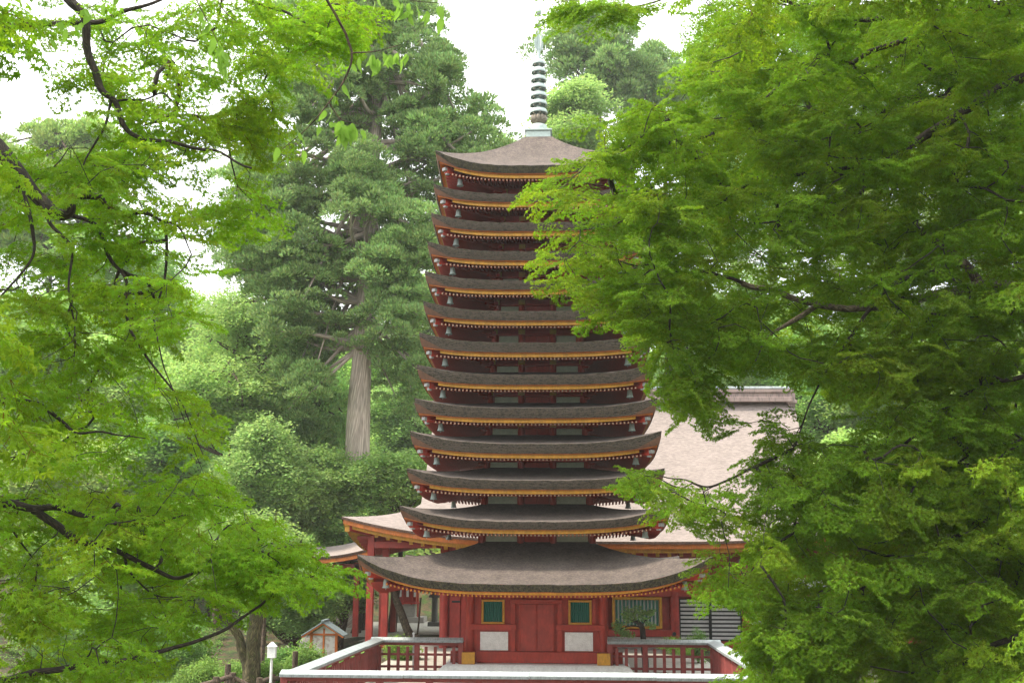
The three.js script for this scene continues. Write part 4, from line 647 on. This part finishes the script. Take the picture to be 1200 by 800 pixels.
  maple({ seed: 45, label: 'spreading maple tree with dense drooping foliage in front of the worship hall roof', bark: MAT.barkMaple, trunkBark: MAT.barkMaplePale, tr: 0.42, twig: 0.0036,
    trunk: [V(8.4, groundY(8.4, 16.2), 16.2), V(8.1, 1.5, 16.1), V(7.9, 3.4, 16.2), V(7.7, 5.2, 16.3), V(7.5, 7.2, 16.3), V(7.2, 9, 16)],
    limbs: [
      { d: 13.6, r: [0.12, 0.05], bark: MAT.barkMaplePale, pts: [[1290, 400], [1200, 375], [1185, 368], [1151, 331], [1120, 300], [1080, 270]] },
      { d: 13.4, r: [0.09, 0.04], bark: MAT.barkMaplePale, pts: [[1290, 350], [1200, 338], [1164, 333], [1100, 345], [1056, 355], [1002, 361], [945, 354], [898, 339], [870, 330]] },
      { d: 13.2, r: [0.045, 0.01], bark: MAT.barkMaplePale, pts: [[960, 356], [930, 375], [898, 398], [886, 422]] },
      { d: 13.0, r: [0.045, 0.008], pts: [[1100, 318], [1056, 327], [1030, 350], [999, 391], [969, 435], [952, 469], [931, 526]] },
      { d: 13.5, r: [0.1, 0.03], pts: [[1290, 60], [1200, 90], [1134, 127], [1080, 162], [1043, 187], [1002, 216], [962, 250]] },
      { d: 13.2, r: [0.05, 0.012], pts: [[1045, 186], [1029, 202], [982, 250], [930, 260], [884, 262]] },
      { d: 13.0, r: [0.05, 0.008], pts: [[1110, 30], [1019, 61], [982, 81], [915, 101], [878, 131], [837, 138]] },
      { d: 13.0, r: [0.035, 0.006], pts: [[1040, 190], [952, 202], [884, 212], [847, 236], [800, 250], [750, 240], [700, 225]] },
      { d: 13.4, r: [0.06, 0.012], pts: [[1260, -20], [1180, 5], [1097, 13], [1036, 22], [975, 20], [900, -5], [820, -10], [740, 6]] },
      { d: 13.8, r: [0.09, 0.03], bark: MAT.barkMaplePale, pts: [[1280, 250], [1200, 219], [1147, 186], [1110, 180]] },
      { d: 12.6, r: [0.075, 0.012], pts: [[1300, 560], [1200, 592], [1164, 604], [1120, 628], [1090, 648], [1050, 651], [1000, 640]] },
      { d: 12.6, r: [0.04, 0.008], pts: [[1090, 648], [1063, 675], [1033, 678], [1002, 695], [950, 720], [910, 745]] },
      { d: 12.2, r: [0.05, 0.008], pts: [[1280, 720], [1154, 759], [1124, 780], [1080, 790], [1020, 780]] },
      { d: 13.0, r: [0.03, 0.006], pts: [[870, 330], [830, 320], [780, 318], [720, 305], [680, 300]] },
      { d: 12.8, r: [0.03, 0.006], pts: [[931, 526], [900, 540], [860, 560], [830, 570], [790, 560], [740, 552]] },
      { d: 12.8, r: [0.05, 0.01], pts: [[1290, 450], [1200, 440], [1120, 470], [1060, 520], [1000, 570]] },
    ],
    regions: [
      { poly: [[822, 0], [1200, 0], [1200, 200], [830, 200], [795, 115]], n: 300, d: [11.8, 16.5], k: 4, mat: LEAF.mapleFine, set: SPRAYB },
      { poly: [[740, 120], [1200, 150], [1200, 420], [830, 430], [760, 400], [720, 360], [730, 250]], n: 400, d: [11.8, 16.5], k: 4, mat: LEAF.mapleFine, set: SPRAYB },
      { poly: [[800, 300], [860, 385], [945, 405], [1200, 390], [1200, 600], [1000, 560], [970, 440], [880, 410], [800, 430], [760, 390]], n: 260, d: [11.8, 16], k: 3.8, gap: -0.4, mat: LEAF.mapleFine, set: SPRAYB },
      { poly: [[780, 400], [832, 420], [826, 478], [808, 488], [790, 450]], n: 24, d: [12, 13.5], k: 3.4, tilt: 0.5, mat: LEAF.mapleFine, set: SPRAYB },
      { poly: [[880, 500], [1200, 540], [1200, 800], [905, 800], [885, 740], [885, 710], [850, 695], [830, 670], [875, 630], [900, 560]], n: 380, d: [11, 15.5], k: 4, gap: -0.7, mat: LEAF.mapleFine, set: SPRAYB, tilt: 0.3 },
      { poly: [[725, 545], [770, 550], [830, 565], [900, 525], [960, 560], [900, 640], [850, 640], [810, 595], [770, 590], [732, 578]], n: 54, d: [11.5, 13.5], k: 2.1, gap: -0.35, mat: LEAF.mapleFine, set: SPRAYB },
      { poly: [[698, 138], [745, 112], [800, 125], [790, 260], [772, 375], [722, 388], [698, 363], [646, 336], [640, 322], [662, 300], [641, 284], [657, 250], [648, 226], [624, 217], [667, 205]], n: 125, d: [11.2, 13.2], k: 2.3, gap: -0.7, mat: LEAF.mapleFine, set: SPRAYB, rad: 0.24 },
      { poly: [[870, -20], [960, -420], [1650, -420], [1650, 780], [1210, 780], [1210, -20]], n: 330, d: [9.5, 18], k: 4, mat: LEAF.mapleFine, set: SPRAYB, size: 1.8, rad: 0.4 },
      { poly: [[885, 735], [910, 700], [980, 690], [980, 800], [885, 800]], n: 60, d: [11, 13.5], k: 4, mat: LEAF.mapleFine, set: SPRAYB, tilt: 0.3 },
      { poly: [[830, -60], [1260, -60], [1260, 560], [1010, 540], [940, 380], [800, 380], [800, 120]], n: 320, d: [15, 20], k: 4, mat: LEAF.mapleFine, set: SPRAYB, size: 1.2, rad: 0.4 },
      { poly: [[960, 540], [1260, 540], [1260, 800], [960, 800]], n: 180, d: [14.5, 18.5], k: 5, mat: LEAF.mapleFine, set: SPRAYB, size: 1.2, rad: 0.4 },
      { poly: [[850, 500], [905, 470], [965, 520], [950, 580], [880, 560]], n: 16, d: [12, 13.5], k: 2, mat: LEAF.mapleFine, set: SPRAYB, rad: 0.2 },
      { poly: [[640, 0], [740, 0], [735, 14], [700, 24], [650, 22]], n: 16, d: [12, 13], k: 2.4, mat: LEAF.mapleFine, set: SPRAYB, rad: 0.2 },
    ] });
}
{ // cherry branch hanging in from above: larger pointed leaves
  const t = thing('cherry_tree', 'cherry tree branch with large drooping pointed leaves among the maple foliage', 'tree'), r = rng(77), P0 = (q) => atD(q[0], q[1], q[2] ?? 7.2);
  const trunk = [V(-3.6, groundY(-3.6, 24.6), 24.6), V(-3.5, 2.6, 24.6), V(-3.0, 5.2, 24.2), P0([300, -160, 6.8])];
  mk('trunk', tube(curvePts(trunk, 24), (u) => lerp(0.16, 0.05, u), 10, 0.12), MAT.barkTree, t, true);
  const brs = [[[300, -160, 6.8], [360, -40, 7], [412, 60], [405, 90], [385, 120], [360, 150], [330, 175]], [[360, -40, 7], [430, -15], [480, 0], [520, 4]], [[385, 120], [400, 140], [420, 145]], [[412, 62], [440, 60], [470, 52]], [[300, -160, 6.8], [200, -60, 7.2], [120, 0, 7.4], [60, 30, 7.4]], [[200, -60, 7.2], [230, 0, 7.2], [255, 50, 7.3], [262, 70, 7.3]]];
  const sh = new THREE.Shape(); sh.moveTo(0, 0); sh.bezierCurveTo(0.028, 0.012, 0.034, 0.045, 0, 0.1); sh.bezierCurveTo(-0.034, 0.045, -0.028, 0.012, 0, 0);
  const lg = new THREE.ShapeGeometry(sh, 4); { const p = lg.attributes.position; for (let i = 0; i < p.count; i++) p.setZ(i, Math.abs(p.getX(i)) * 0.35 - p.getY(i) * p.getY(i) * 2.2); lg.computeVertexNormals(); lg.setAttribute('color', new THREE.Float32BufferAttribute(new Array(p.count * 3).fill(1), 3)); }
  brs.forEach((b, bi) => { const pts = curvePts(b.map(P0), 24); mk('branch', tube(pts, (u) => lerp(bi ? 0.006 : 0.013, 0.002, Math.pow(u, 0.6)), 6, 0.1), MAT.barkTree, t, true);
    for (let i = 8; i < pts.length; i++) for (let e = 0; e < 2; e++) { if (r() < 0.32) continue; const m = new THREE.Mesh(lg, LEAF.cherry); m.name = 'leaf'; m.position.copy(pts[i]).add(V((r() - 0.5) * 0.12, -0.01 - r() * 0.07, (r() - 0.5) * 0.12)); m.rotation.set(Math.PI + (r() - 0.5) * 0.9, r() * 6.28, (r() - 0.5) * 1.0, 'YXZ'); m.scale.setScalar(0.65 + 0.45 * r()); m.castShadow = m.receiveShadow = true; t.add(m); } });
}
// ------------------------------------------------------------------ trees beyond
const crownSpot = (c, rx, ry, rz, r) => { let x, y, z; do { x = r() * 2 - 1; y = r() * 2 - 1; z = r() * 2 - 1; } while (x * x + y * y + z * z > 1); return V(c.x + x * rx, c.y + y * ry, c.z + z * rz); };
function limbTree(name, label, o) { // trunk, limbs to clusters, each cluster made of clumps
  const t = thing(name, label, 'tree', o.group), r = rng(o.seed);
  const tr = curvePts(o.trunk, 30), R0 = o.tr;
  mk('trunk', tube(tr, (u) => R0 * lerp(1, 0.16, Math.pow(u, 1.1)) * (1 + 0.35 * Math.pow(Math.max(0, 1 - u * 9), 2)), 16, 0.1), o.bark, t, true);
  const list = [], lim = [];
  for (const c of o.clusters(r)) {
    let bi = 0, bd = 1e9; tr.forEach((p, i) => { if (i < (o.from ?? 10)) return; const d = p.distanceTo(c.p) + Math.max(0, p.y - c.p.y + 0.8) * 1.2; if (d < bd) { bd = d; bi = i; } }); bi = Math.min(tr.length - 1, bi + Math.floor(r() * r() * 9));
    const a = tr[bi], m = a.clone().lerp(c.p, 0.55).add(V((r() - 0.5) * 0.5, (o.sag ?? 0.5) * (r() - 0.3), (r() - 0.5) * 0.5)); lim.push(tube(curvePts([a, m, c.p.clone().add(V(0, -0.1, 0))], 6), (u) => lerp(o.limb ?? 0.1, 0.03, u) * (c.s ?? 1), 6, 0.1));
    const v0 = 1 + 0.22 * n3(c.p.x * 0.25, c.p.y * 0.25, c.p.z * 0.25);
    for (let k = 0; k < c.n; k++) { const th = r() * 6.283, q = Math.sqrt(r()), p = c.surf ? c.p.clone().add(V(Math.cos(th) * q * c.rad, (r() < 0.3 ? -0.35 : 0.85) * Math.sqrt(1 - q * q) * c.rad + (r() - 0.6) * 0.25, Math.sin(th) * q * c.rad)) : c.p.clone().add(V(Math.cos(th) * q * c.rad, (1 - q * q) * c.rad * (c.dome ?? 0.55) + (r() - 0.5) * c.rad * 0.6, Math.sin(th) * q * c.rad)), s = o.size * (0.75 + 0.5 * r()), v = v0 * (0.85 + 0.3 * r()), tt = o.tint || [1, 1, 1]; list.push({ p, q: new THREE.Quaternion().setFromEuler(new THREE.Euler((r() - 0.5) * 0.6, r() * 6.28, (r() - 0.5) * 0.6)), s: V(s, s * 0.9, s), c: new THREE.Color(v * tt[0], v * tt[1], v * tt[2]), k: Math.floor(r() * 7) }); }
  }
  stuff(mk('limbs', lim, o.bark, t, true));
  const crown = new THREE.Group(); crown.name = 'crown'; t.add(crown); foliage(o.leafName || 'foliage', list, o.geos, o.mat, crown); return t;
}
{ // great cedar behind the pagoda
  const D = 46, poly = [[492, 8], [530, 88], [566, 140], [580, 175], [540, 250], [520, 330], [500, 395], [455, 400], [430, 365], [405, 410], [330, 400], [285, 345], [248, 300], [250, 225], [285, 130], [335, 35], [400, -70], [460, -70]];
  const b = atD(414, 700, D), gy = groundY(b.x, b.z);
  limbTree('cedar_tree', 'giant cedar with straight pale trunk and rounded foliage clumps behind the pagoda', { seed: 61, tr: 0.6, bark: MAT.barkCedar, trunk: [V(b.x, gy - 0.3, b.z), atD(415, 680, D), atD(418, 555, D), atD(421, 470, D), atD(426, 380, D), atD(432, 280, D), atD(440, 150, D), atD(448, 20, D), atD(450, -60, D)], from: 14, limb: 0.13, sag: -0.7, size: 0.41, geos: PUFF, mat: LEAF.cedar,
    clusters: (r) => { const out = []; let n = 0; while (n < 165) { const x = lerp(255, 585, r()), y = lerp(-70, 410, r()); if (!inPoly(x, y, poly)) continue; const side = Math.min(1, Math.abs(x - 432) / 130); out.push({ p: atD(x, y, D + (r() * 2 - 1) * 4.2 * (1 - 0.6 * side)), n: 19 + Math.floor(r() * 10), rad: 0.8 + 0.5 * r(), surf: 1 }); n++; }
      for (const [x, y, k] of [[372, 420, 3], [352, 440, 2], [385, 405, 2], [345, 470, 2], [470, 415, 2], [490, 440, 2], [478, 470, 2], [365, 455, 2]]) for (let e = 0; e < k; e++) out.push({ p: atD(x + (r() - 0.5) * 30, y + (r() - 0.5) * 24, D + (r() - 0.5) * 3), n: 18, rad: 0.8, s: 0.7, surf: 1 }); return out; } });
}
function ellTree(name, label, px, py, rx, ry, D, o) { // crown fills an ellipsoid
  const c = atD(px, py, D), k = D / FPX, R1 = rx * k, R2 = ry * k, base = V(c.x + (o.lean ?? 0), groundY(c.x, c.z) - 0.2, c.z), top = V(c.x, c.y + R2 * 0.8, c.z);
  const mid = base.clone().lerp(top, 0.45).add(V((o.bend ?? 0.3), 0, 0));
  return limbTree(name, label, { seed: o.seed, tr: o.tr ?? 0.2, bark: o.bark || MAT.barkTree, trunk: [base, base.clone().lerp(mid, 0.5), mid, top], from: o.from ?? 12, limb: o.limb ?? 0.06, size: o.size ?? 0.6, geos: o.geos || CLUMP, mat: o.mat || LEAF.broad, tint: o.tint, group: o.group, leafName: o.leafName,
    clusters: (r) => { const out = [], n = Math.round((o.n ?? 60) * 0.72), w0 = r() * 9; for (let i = 0; i < n; i++) { const p = crownSpot(c, R1, R2, Math.min(R1, R2 * 1.6) * 0.9, r); const q = p.clone().sub(c); q.set(q.x / R1, q.y / R2, q.z / R1); if ((q.length() < 0.35 && r() < 0.5) || q.length() > 0.82 + 0.3 * n3(q.x * 1.6 + w0, q.y * 1.6, q.z * 1.6)) { i -= 0.98; continue; } const big = 0.55 + 0.9 * r(); out.push({ p, n: Math.max(3, Math.round((o.m ?? 7) * big * 1.15)), rad: (o.rad ?? 0.8) * big * 0.9, dome: 0.7 }); } return out; } });
}
const G1 = 'forest trees on the hillside';
ellTree('pine_tree', 'dark tall conifer rising above the light green tree behind the finial', 700, 72, 62, 70, 78, { seed: 70, geos: PUFF, mat: LEAF.cedar, n: 55, m: 9, rad: 1.3, size: 0.7, tr: 0.45, tint: [1, 1, 1], limb: 0.12 });
ellTree('pine_tree', 'second dark conifer beside the light green tree, half hidden by maple leaves', 775, 120, 55, 75, 82, { seed: 71, geos: PUFF, mat: LEAF.cedar, n: 45, m: 9, rad: 1.3, size: 0.7, tr: 0.4, limb: 0.12 });
ellTree('broadleaf_tree', 'light green feathery tree right beside the bronze finial', 672, 150, 50, 58, 66, { seed: 72, n: 85, m: 9, rad: 0.9, size: 0.65, tint: [1.1, 1.1, 1] });
ellTree('broadleaf_tree', 'pale green tree tops showing just above the top pagoda roof', 590, 205, 60, 42, 72, { seed: 73, n: 60, m: 8, rad: 0.9, size: 0.65, tint: [1.1, 1.1, 1] });
ellTree('broadleaf_tree', 'pale airy tree with light leaves beside the giant cedar trunk', 300, 400, 90, 62, 50, { seed: 74, n: 85, m: 6, rad: 0.95, size: 0.5, tint: [1.1, 1.1, 1], limb: 0.08 });
ellTree('broadleaf_tree', 'light green tree under the pale airy tree beyond the yard', 265, 480, 70, 60, 46, { seed: 75, n: 80, m: 7, rad: 0.8, size: 0.5, tint: [1.1, 1.1, 1] });
ellTree('cedar_tree', 'slim dark cedar just beside the giant cedar trunk', 372, 505, 34, 62, 52, { seed: 76, geos: PUFF, mat: LEAF.cedar, n: 40, m: 8, rad: 0.7, size: 0.5, tint: [0.95, 1, 0.9], tr: 0.2 });
ellTree('broadleaf_tree', 'rounded leafy tree clothed to the ground below the pale airy tree', 312, 575, 48, 88, 43, { seed: 78, n: 120, m: 6, rad: 0.85, size: 0.5 });
ellTree('broadleaf_tree', 'dark green tree filling the gap behind the cedar trunk and the pagoda', 480, 500, 50, 75, 66, { seed: 79, n: 90, m: 9, rad: 1.0, size: 0.65, tint: [0.9, 0.95, 0.9] });
ellTree('broadleaf_tree', 'low spreading green tree at the foot of the giant cedar', 462, 572, 56, 32, 44.5, { seed: 80, n: 90, m: 9, rad: 0.7, size: 0.5, tint: [0.95, 1, 0.9] });
ellTree('broadleaf_tree', 'bright leafy tree between the yard and the corridor roof', 345, 590, 62, 42, 44, { seed: 81, n: 100, m: 8, rad: 0.7, size: 0.46, tint: [1, 1, 0.9] });
ellTree('broadleaf_tree', 'dark leafy tree behind the corridor roof corner', 425, 632, 40, 26, 45, { seed: 82, n: 80, m: 8, rad: 0.8, size: 0.5, tint: [0.95, 1, 0.9] });
ellTree('broadleaf_tree', 'dense dark green tree behind the notice board', 340, 705, 56, 44, 38, { seed: 83, n: 120, m: 9, rad: 0.55, size: 0.42, geos: CLUMPF, tint: [0.9, 0.95, 0.9] });
ellTree('broadleaf_tree', 'deep green tree shading the big trunk by the porch posts', 396, 692, 32, 32, 41.8, { seed: 84, n: 60, m: 8, rad: 0.6, size: 0.42, tint: [0.95, 1, 0.9] });
ellTree('broadleaf_tree', 'low round tree hiding the foot of the giant cedar trunk', 420, 612, 44, 32, 44.5, { seed: 85, n: 80, m: 8, rad: 0.7, size: 0.48, tint: [0.95, 1, 0.9] });
ellTree('broadleaf_tree', 'leafy tree between the pale airy tree and the giant cedar trunk', 375, 570, 40, 34, 45, { seed: 86, n: 70, m: 8, rad: 0.7, size: 0.5, tint: [1, 1.05, 0.95] });
{ const b = at(481, 744, -11.5), u = at(462, 695, -11.5), t = thing('bare_trunk', 'bare mottled tree trunk leaning over the gravel near the porch', 'tree trunk'), gy = groundY(b.x, -11.5); mk('trunk', tube(curvePts([V(b.x + 0.25, gy - 0.1, -11.5), b, at(470, 718, -11.5), u, at(455, 665, -11.6)], 14), (q) => lerp(0.17, 0.1, q), 10, 0.15), MAT.barkMaplePale, t, true); mk('side_stem', tube(curvePts([at(488, 748, -12), at(490, 735, -12), at(491.5, 718, -12), at(493, 700, -12)], 8), () => 0.035, 6), MAT.barkMaplePale, t, true); }
// mossy twin trunks of the yard tree
{ const D = 27, t = thing('yard_tree', 'mossy twin trunked tree in the yard behind the log fence', 'tree'), g = atD(293, 800, D), gy = groundY(g.x, g.z), mossy = MAT.mossBark;
  mk('trunk', tube(curvePts([V(g.x, gy - 0.1, g.z), atD(296, 780, D), atD(297, 750, D), atD(300, 720, D), atD(302, 690, D), atD(296, 640, D)], 20), (u) => lerp(0.22, 0.1, u), 12, 0.2), mossy, t, true);
  mk('side_trunk', tube(curvePts([V(g.x - 0.05, gy - 0.1, g.z), atD(291, 782, D), atD(284, 762, D), atD(279, 745, D), atD(268, 730, D), atD(250, 700, D)], 16), (u) => lerp(0.16, 0.06, u), 10, 0.2), mossy, t, true);
  const cr = new THREE.Group(); cr.name = 'crown'; t.add(cr); const r = rng(95), l = []; for (let i = 0; i < 130; i++) { const q = crownSpot(atD(270, 640, D), 1.7, 0.9, 1.4, r); l.push({ p: q, q: new THREE.Quaternion().setFromEuler(new THREE.Euler(0, r() * 6, 0)), s: V(0.4, 0.34, 0.4), c: new THREE.Color(1, 1, 0.9) }); } foliage('foliage', l, CLUMPF, LEAF.broad, cr); }
// shrubs
function shrub(label, px, py, rx, ry, D, o) {
  const t = thing('shrub', label, 'shrub'), r = rng(o.seed), c = atD(px, py, D), k = D / FPX, gy = groundY(c.x, c.z), l = [], R1 = rx * k, top = c.y + ry * k, hy = Math.max(0.25, (top - gy) / 2), cc = V(c.x, gy + hy * 0.95, c.z);
  const st = []; for (let i = 0; i < 5; i++) { const a = r() * 6.28; st.push(tube([V(c.x, gy - 0.05, c.z), V(c.x + Math.cos(a) * R1 * 0.3, gy + hy * 0.7, c.z + Math.sin(a) * R1 * 0.3), V(c.x + Math.cos(a) * R1 * 0.6, gy + hy * 1.4, c.z + Math.sin(a) * R1 * 0.6)], () => 0.02, 5)); } stuff(mk('stems', st, MAT.barkTree, t, true));
  for (let i = 0; i < (o.n ?? 90); i++) { const p = crownSpot(cc, R1, hy, R1, r), s = (o.size ?? 0.26) * (0.7 + 0.6 * r()), v = 0.85 + 0.3 * r(), tt = o.tint || [1, 1, 1]; l.push({ p, q: new THREE.Quaternion().setFromEuler(new THREE.Euler((r() - 0.5), r() * 6.28, (r() - 0.5))), s: V(s, s, s), c: new THREE.Color(v * tt[0], v * tt[1], v * tt[2]) }); }
  const cr = new THREE.Group(); cr.name = 'crown'; t.add(cr); foliage('foliage', l, CLUMPF, LEAF.shrub, cr); return t;
}
shrub('rounded light green shrub in front of the notice board', 358, 772, 22, 16, 30, { seed: 1, n: 150 });
shrub('light green shrub around the foot of the white sign post', 312, 790, 20, 14, 27.5, { seed: 2, n: 120 });
shrub('shrub beside the mossy twin trunks in the yard', 275, 790, 22, 14, 28.5, { seed: 3, n: 120 });
shrub('low shrub by the outer end of the log fence', 235, 790, 26, 18, 29, { seed: 4, n: 130, tint: [1.1, 1.05, 1] });
shrub('dark shrub between timber pole and notice board', 330, 772, 20, 14, 33, { seed: 5, n: 120, tint: [0.7, 0.85, 0.8] });
shrub('low shrub behind the short fence below the bare trunk', 470, 782, 16, 8, 31.5, { seed: 6, n: 70, tint: [1.2, 1.1, 0.9] });
shrub('small leafy plant rising over the corner of the fence cap', 818, 748, 9, 13, 31, { seed: 8, n: 45, size: 0.16, tint: [0.9, 1, 1] });
shrub('low plants at the foot of the louvre shutters', 800, 780, 26, 6, 33.5, { seed: 9, n: 90, size: 0.18, tint: [1.1, 1.1, 0.9] });
shrub('leafy bush at the end of the forecourt fence under the maple', 905, 765, 24, 24, 25, { seed: 10, n: 150, size: 0.22, tint: [0.8, 0.95, 1.1] });
shrub('dark bush on the far side of the yard', 190, 760, 60, 40, 36, { seed: 12, n: 220, size: 0.4, tint: [0.9, 1, 0.9] });
shrub('pale bush at the back of the yard', 90, 740, 70, 45, 38, { seed: 13, n: 240, size: 0.42, tint: [1.2, 1.2, 1.3] });
{ // pruned little tree behind the fence rail
  const z = 1.55, t = thing('pruned_tree', 'small pruned tree with thick dark trunk in front of the green window', 'tree'), a = at(757, 790, z), gy = groundY(a.x, z), r = rng(66);
  mk('trunk', tube(curvePts([V(a.x, gy - 0.05, z), at(756, 770, z), at(754, 748, z), at(752, 734, z), at(745, 728, z), at(735, 727, z)], 18), (u) => lerp(0.085, 0.04, u), 10, 0.2), MAT.barkMaple, t, true);
  mk('branch', [tube(curvePts([at(752, 735, z), at(742, 733, z), at(732, 735, z), at(727, 738, z)], 8), () => 0.02, 6), tube(curvePts([at(752, 735, z), at(757, 726, z), at(764, 722, z)], 6), () => 0.016, 6)], MAT.barkMaple, t, true);
  const l = []; for (const [px, py, n, w] of [[742, 717, 34, 0.28], [735, 724, 22, 0.24], [752, 721, 20, 0.22], [727, 738, 18, 0.16], [735, 743, 16, 0.12], [762, 716, 12, 0.1], [722, 732, 12, 0.1], [762, 732, 12, 0.12]]) for (let i = 0; i < n; i++) { const p = crownSpot(at(px, py, z), w, w * 0.65, w, r), s = 0.085 * (0.7 + 0.6 * r()), v = 1.35 + 0.35 * r(); if (r() < 0.12) continue; l.push({ p, q: new THREE.Quaternion().setFromEuler(new THREE.Euler(r() - 0.5, r() * 6.28, r() - 0.5)), s: V(s, s, s), c: new THREE.Color(v * 1.2, v * 1.1, v * 1.9) }); }
  const cr = new THREE.Group(); cr.name = 'crown'; t.add(cr); foliage('foliage', l, [LITTLE], LEAF.shrub, cr);
}
// ------------------------------------------------------------------ wooded hillside
// unseen evergreens added out of frame to keep sky light off the drooping maple
for (const [x, z, h, i, l] of [[15.5, 14, 15, 0, 'added unseen evergreen shading the drooping maple, nearer the forecourt'], [18, 6, 17, 1, 'added unseen evergreen shading the drooping maple from beside the worship hall'], [17.5, 21, 15, 2, 'added unseen evergreen shading the drooping maple from past its trunk']]) {
  const gy = groundY(x, z), c = V(x, gy + h * 0.58, z);
  limbTree('added_shade_tree', l, { seed: 640 + i, tr: 0.4, bark: MAT.barkTree, trunk: [V(x, gy - 0.2, z), V(x + 0.2, gy + h * 0.3, z), V(x, gy + h * 0.6, z), V(x, gy + h * 0.95, z)], from: 8, limb: 0.1, size: 0.9, geos: CLUMP, mat: LEAF.broad, clusters: (r) => Array.from({ length: 130 }, () => ({ p: crownSpot(c, 4.2, h * 0.42, 4.2, r), n: 7, rad: 1.1, dome: 0.6 })) });
}
const R9 = rng(999);
const sites = [ // px, py of crown centre, half width, half height, distance, tone
  [60, 240, 100, 110, 75, 1], [150, 330, 70, 70, 70, 0], [30, 430, 90, 80, 60, 0], [140, 470, 80, 70, 58, 2], [210, 560, 70, 60, 55, 0], [80, 580, 90, 70, 52, 0], [20, 690, 80, 60, 48, 0], [150, 680, 80, 50, 47, 2], [250, 640, 60, 50, 48, 2],
  [540, 330, 60, 100, 82, 0], [600, 420, 70, 120, 85, 0], [560, 540, 70, 80, 75, 0], [700, 330, 70, 120, 84, 0], [800, 330, 80, 100, 78, 0], [880, 400, 80, 80, 66, 2], [960, 450, 70, 80, 62, 0], [1050, 480, 80, 90, 60, 0], [1140, 520, 80, 90, 56, 0], [1010, 560, 60, 50, 52, 2], [1110, 640, 80, 60, 50, 0], [1180, 700, 70, 60, 46, 0], [900, 230, 100, 110, 80, 0], [1040, 260, 110, 130, 76, 0], [1170, 320, 90, 130, 72, 0], [1060, 90, 120, 110, 84, 0], [1180, 120, 90, 120, 80, 0], [940, 90, 90, 90, 88, 0], [850, 110, 70, 90, 86, 0], [1060, 700, 60, 40, 44, 2],
  [340, 450, 70, 70, 76, 0], [240, 420, 70, 70, 72, 2], [420, 470, 60, 80, 78, 0], [490, 400, 50, 80, 80, 0], [400, 560, 70, 60, 70, 2], [510, 600, 50, 60, 68, 0], [180, 400, 60, 80, 78, 0], [400, 640, 70, 50, 62, 0], [300, 650, 60, 40, 58, 0], [460, 660, 60, 50, 64, 0]];
const spot = (x, y) => x < 280 ? 'behind the dark-branched yard maple' : x < 520 ? 'at the foot of the hill behind the porch' : x < 740 ? 'directly behind the pagoda' : y < 300 ? 'high on the hill behind the drooping maple' : 'behind the worship hall roof';
sites.forEach(([x, y, a, b, D, k], i) => { ellTree('forest_tree', ['dark green forest tree ', 'hazy conifer ', 'lighter green forest tree '][k] + spot(x, y), x, y, a, b, D, { seed: 500 + i, n: Math.round(a * b / 110) + 30, m: 8, rad: 1.1, size: 0.72, geos: k === 1 ? PUFF : CLUMP, mat: k === 1 ? LEAF.cedar : LEAF.broad, tint: k === 2 ? [1.15, 1.15, 0.95] : [0.9 + 0.2 * R9(), 0.95 + 0.15 * R9(), 0.8], tr: 0.28, limb: 0.08, group: ['dark forest trees ', 'hazy conifers ', 'lighter forest trees '][k] + spot(x, y) }); });
{ // continuous far wood and undergrowth that close the hillside
  const l = [], r = rng(1234);
  for (let i = 0; i < 9000; i++) { const x = (r() - 0.5) * 190, z = -26 - Math.pow(r(), 0.8) * 95, cap = z < -46 ? 7 * r() : 1.6 * r(), px = x / (30 - z); if (px > -0.1 && px < 0.06 && z < -70) continue; const gy = groundY(x, z), s = 0.9 + 1.1 * r(), v = 0.7 + 0.4 * r(); l.push({ p: V(x, gy + cap, z), q: new THREE.Quaternion().setFromEuler(new THREE.Euler(r() - 0.5, r() * 6.28, r() - 0.5)), s: V(s, s * 0.8, s), c: new THREE.Color(v * (0.75 + 0.3 * r()), v * 0.95, v * 0.75) }); }
  const g = new THREE.Group(); g.name = 'forest'; scene.add(g); tag(g, 'dense green undergrowth and young wood covering the hillside', 'forest'); g.userData.kind = 'stuff'; foliage('forest_foliage', l, FAR, LEAF.broad, g);
  const l2 = []; for (let i = 0; i < 5200; i++) { const x = -5 - r() * 32, z = 14 - r() * 40; if (x > -12 && z < -11) continue; const gy = groundY(x, z), s = 0.18 + 0.25 * r(), v = 0.8 + 0.4 * r(); l2.push({ p: V(x, gy + 0.06, z), q: new THREE.Quaternion().setFromEuler(new THREE.Euler(0, r() * 6.28, 0)), s: V(s, s * 0.6, s), c: new THREE.Color(v, v, v) }); }
  const g2 = new THREE.Group(); g2.name = 'ground_cover'; scene.add(g2); tag(g2, 'low leafy ground cover in the yard beside the terrace', 'ground cover'); g2.userData.kind = 'stuff'; foliage('ground_foliage', l2, CLUMPF, LEAF.shrub, g2);
}
renderer.render(scene, camera);
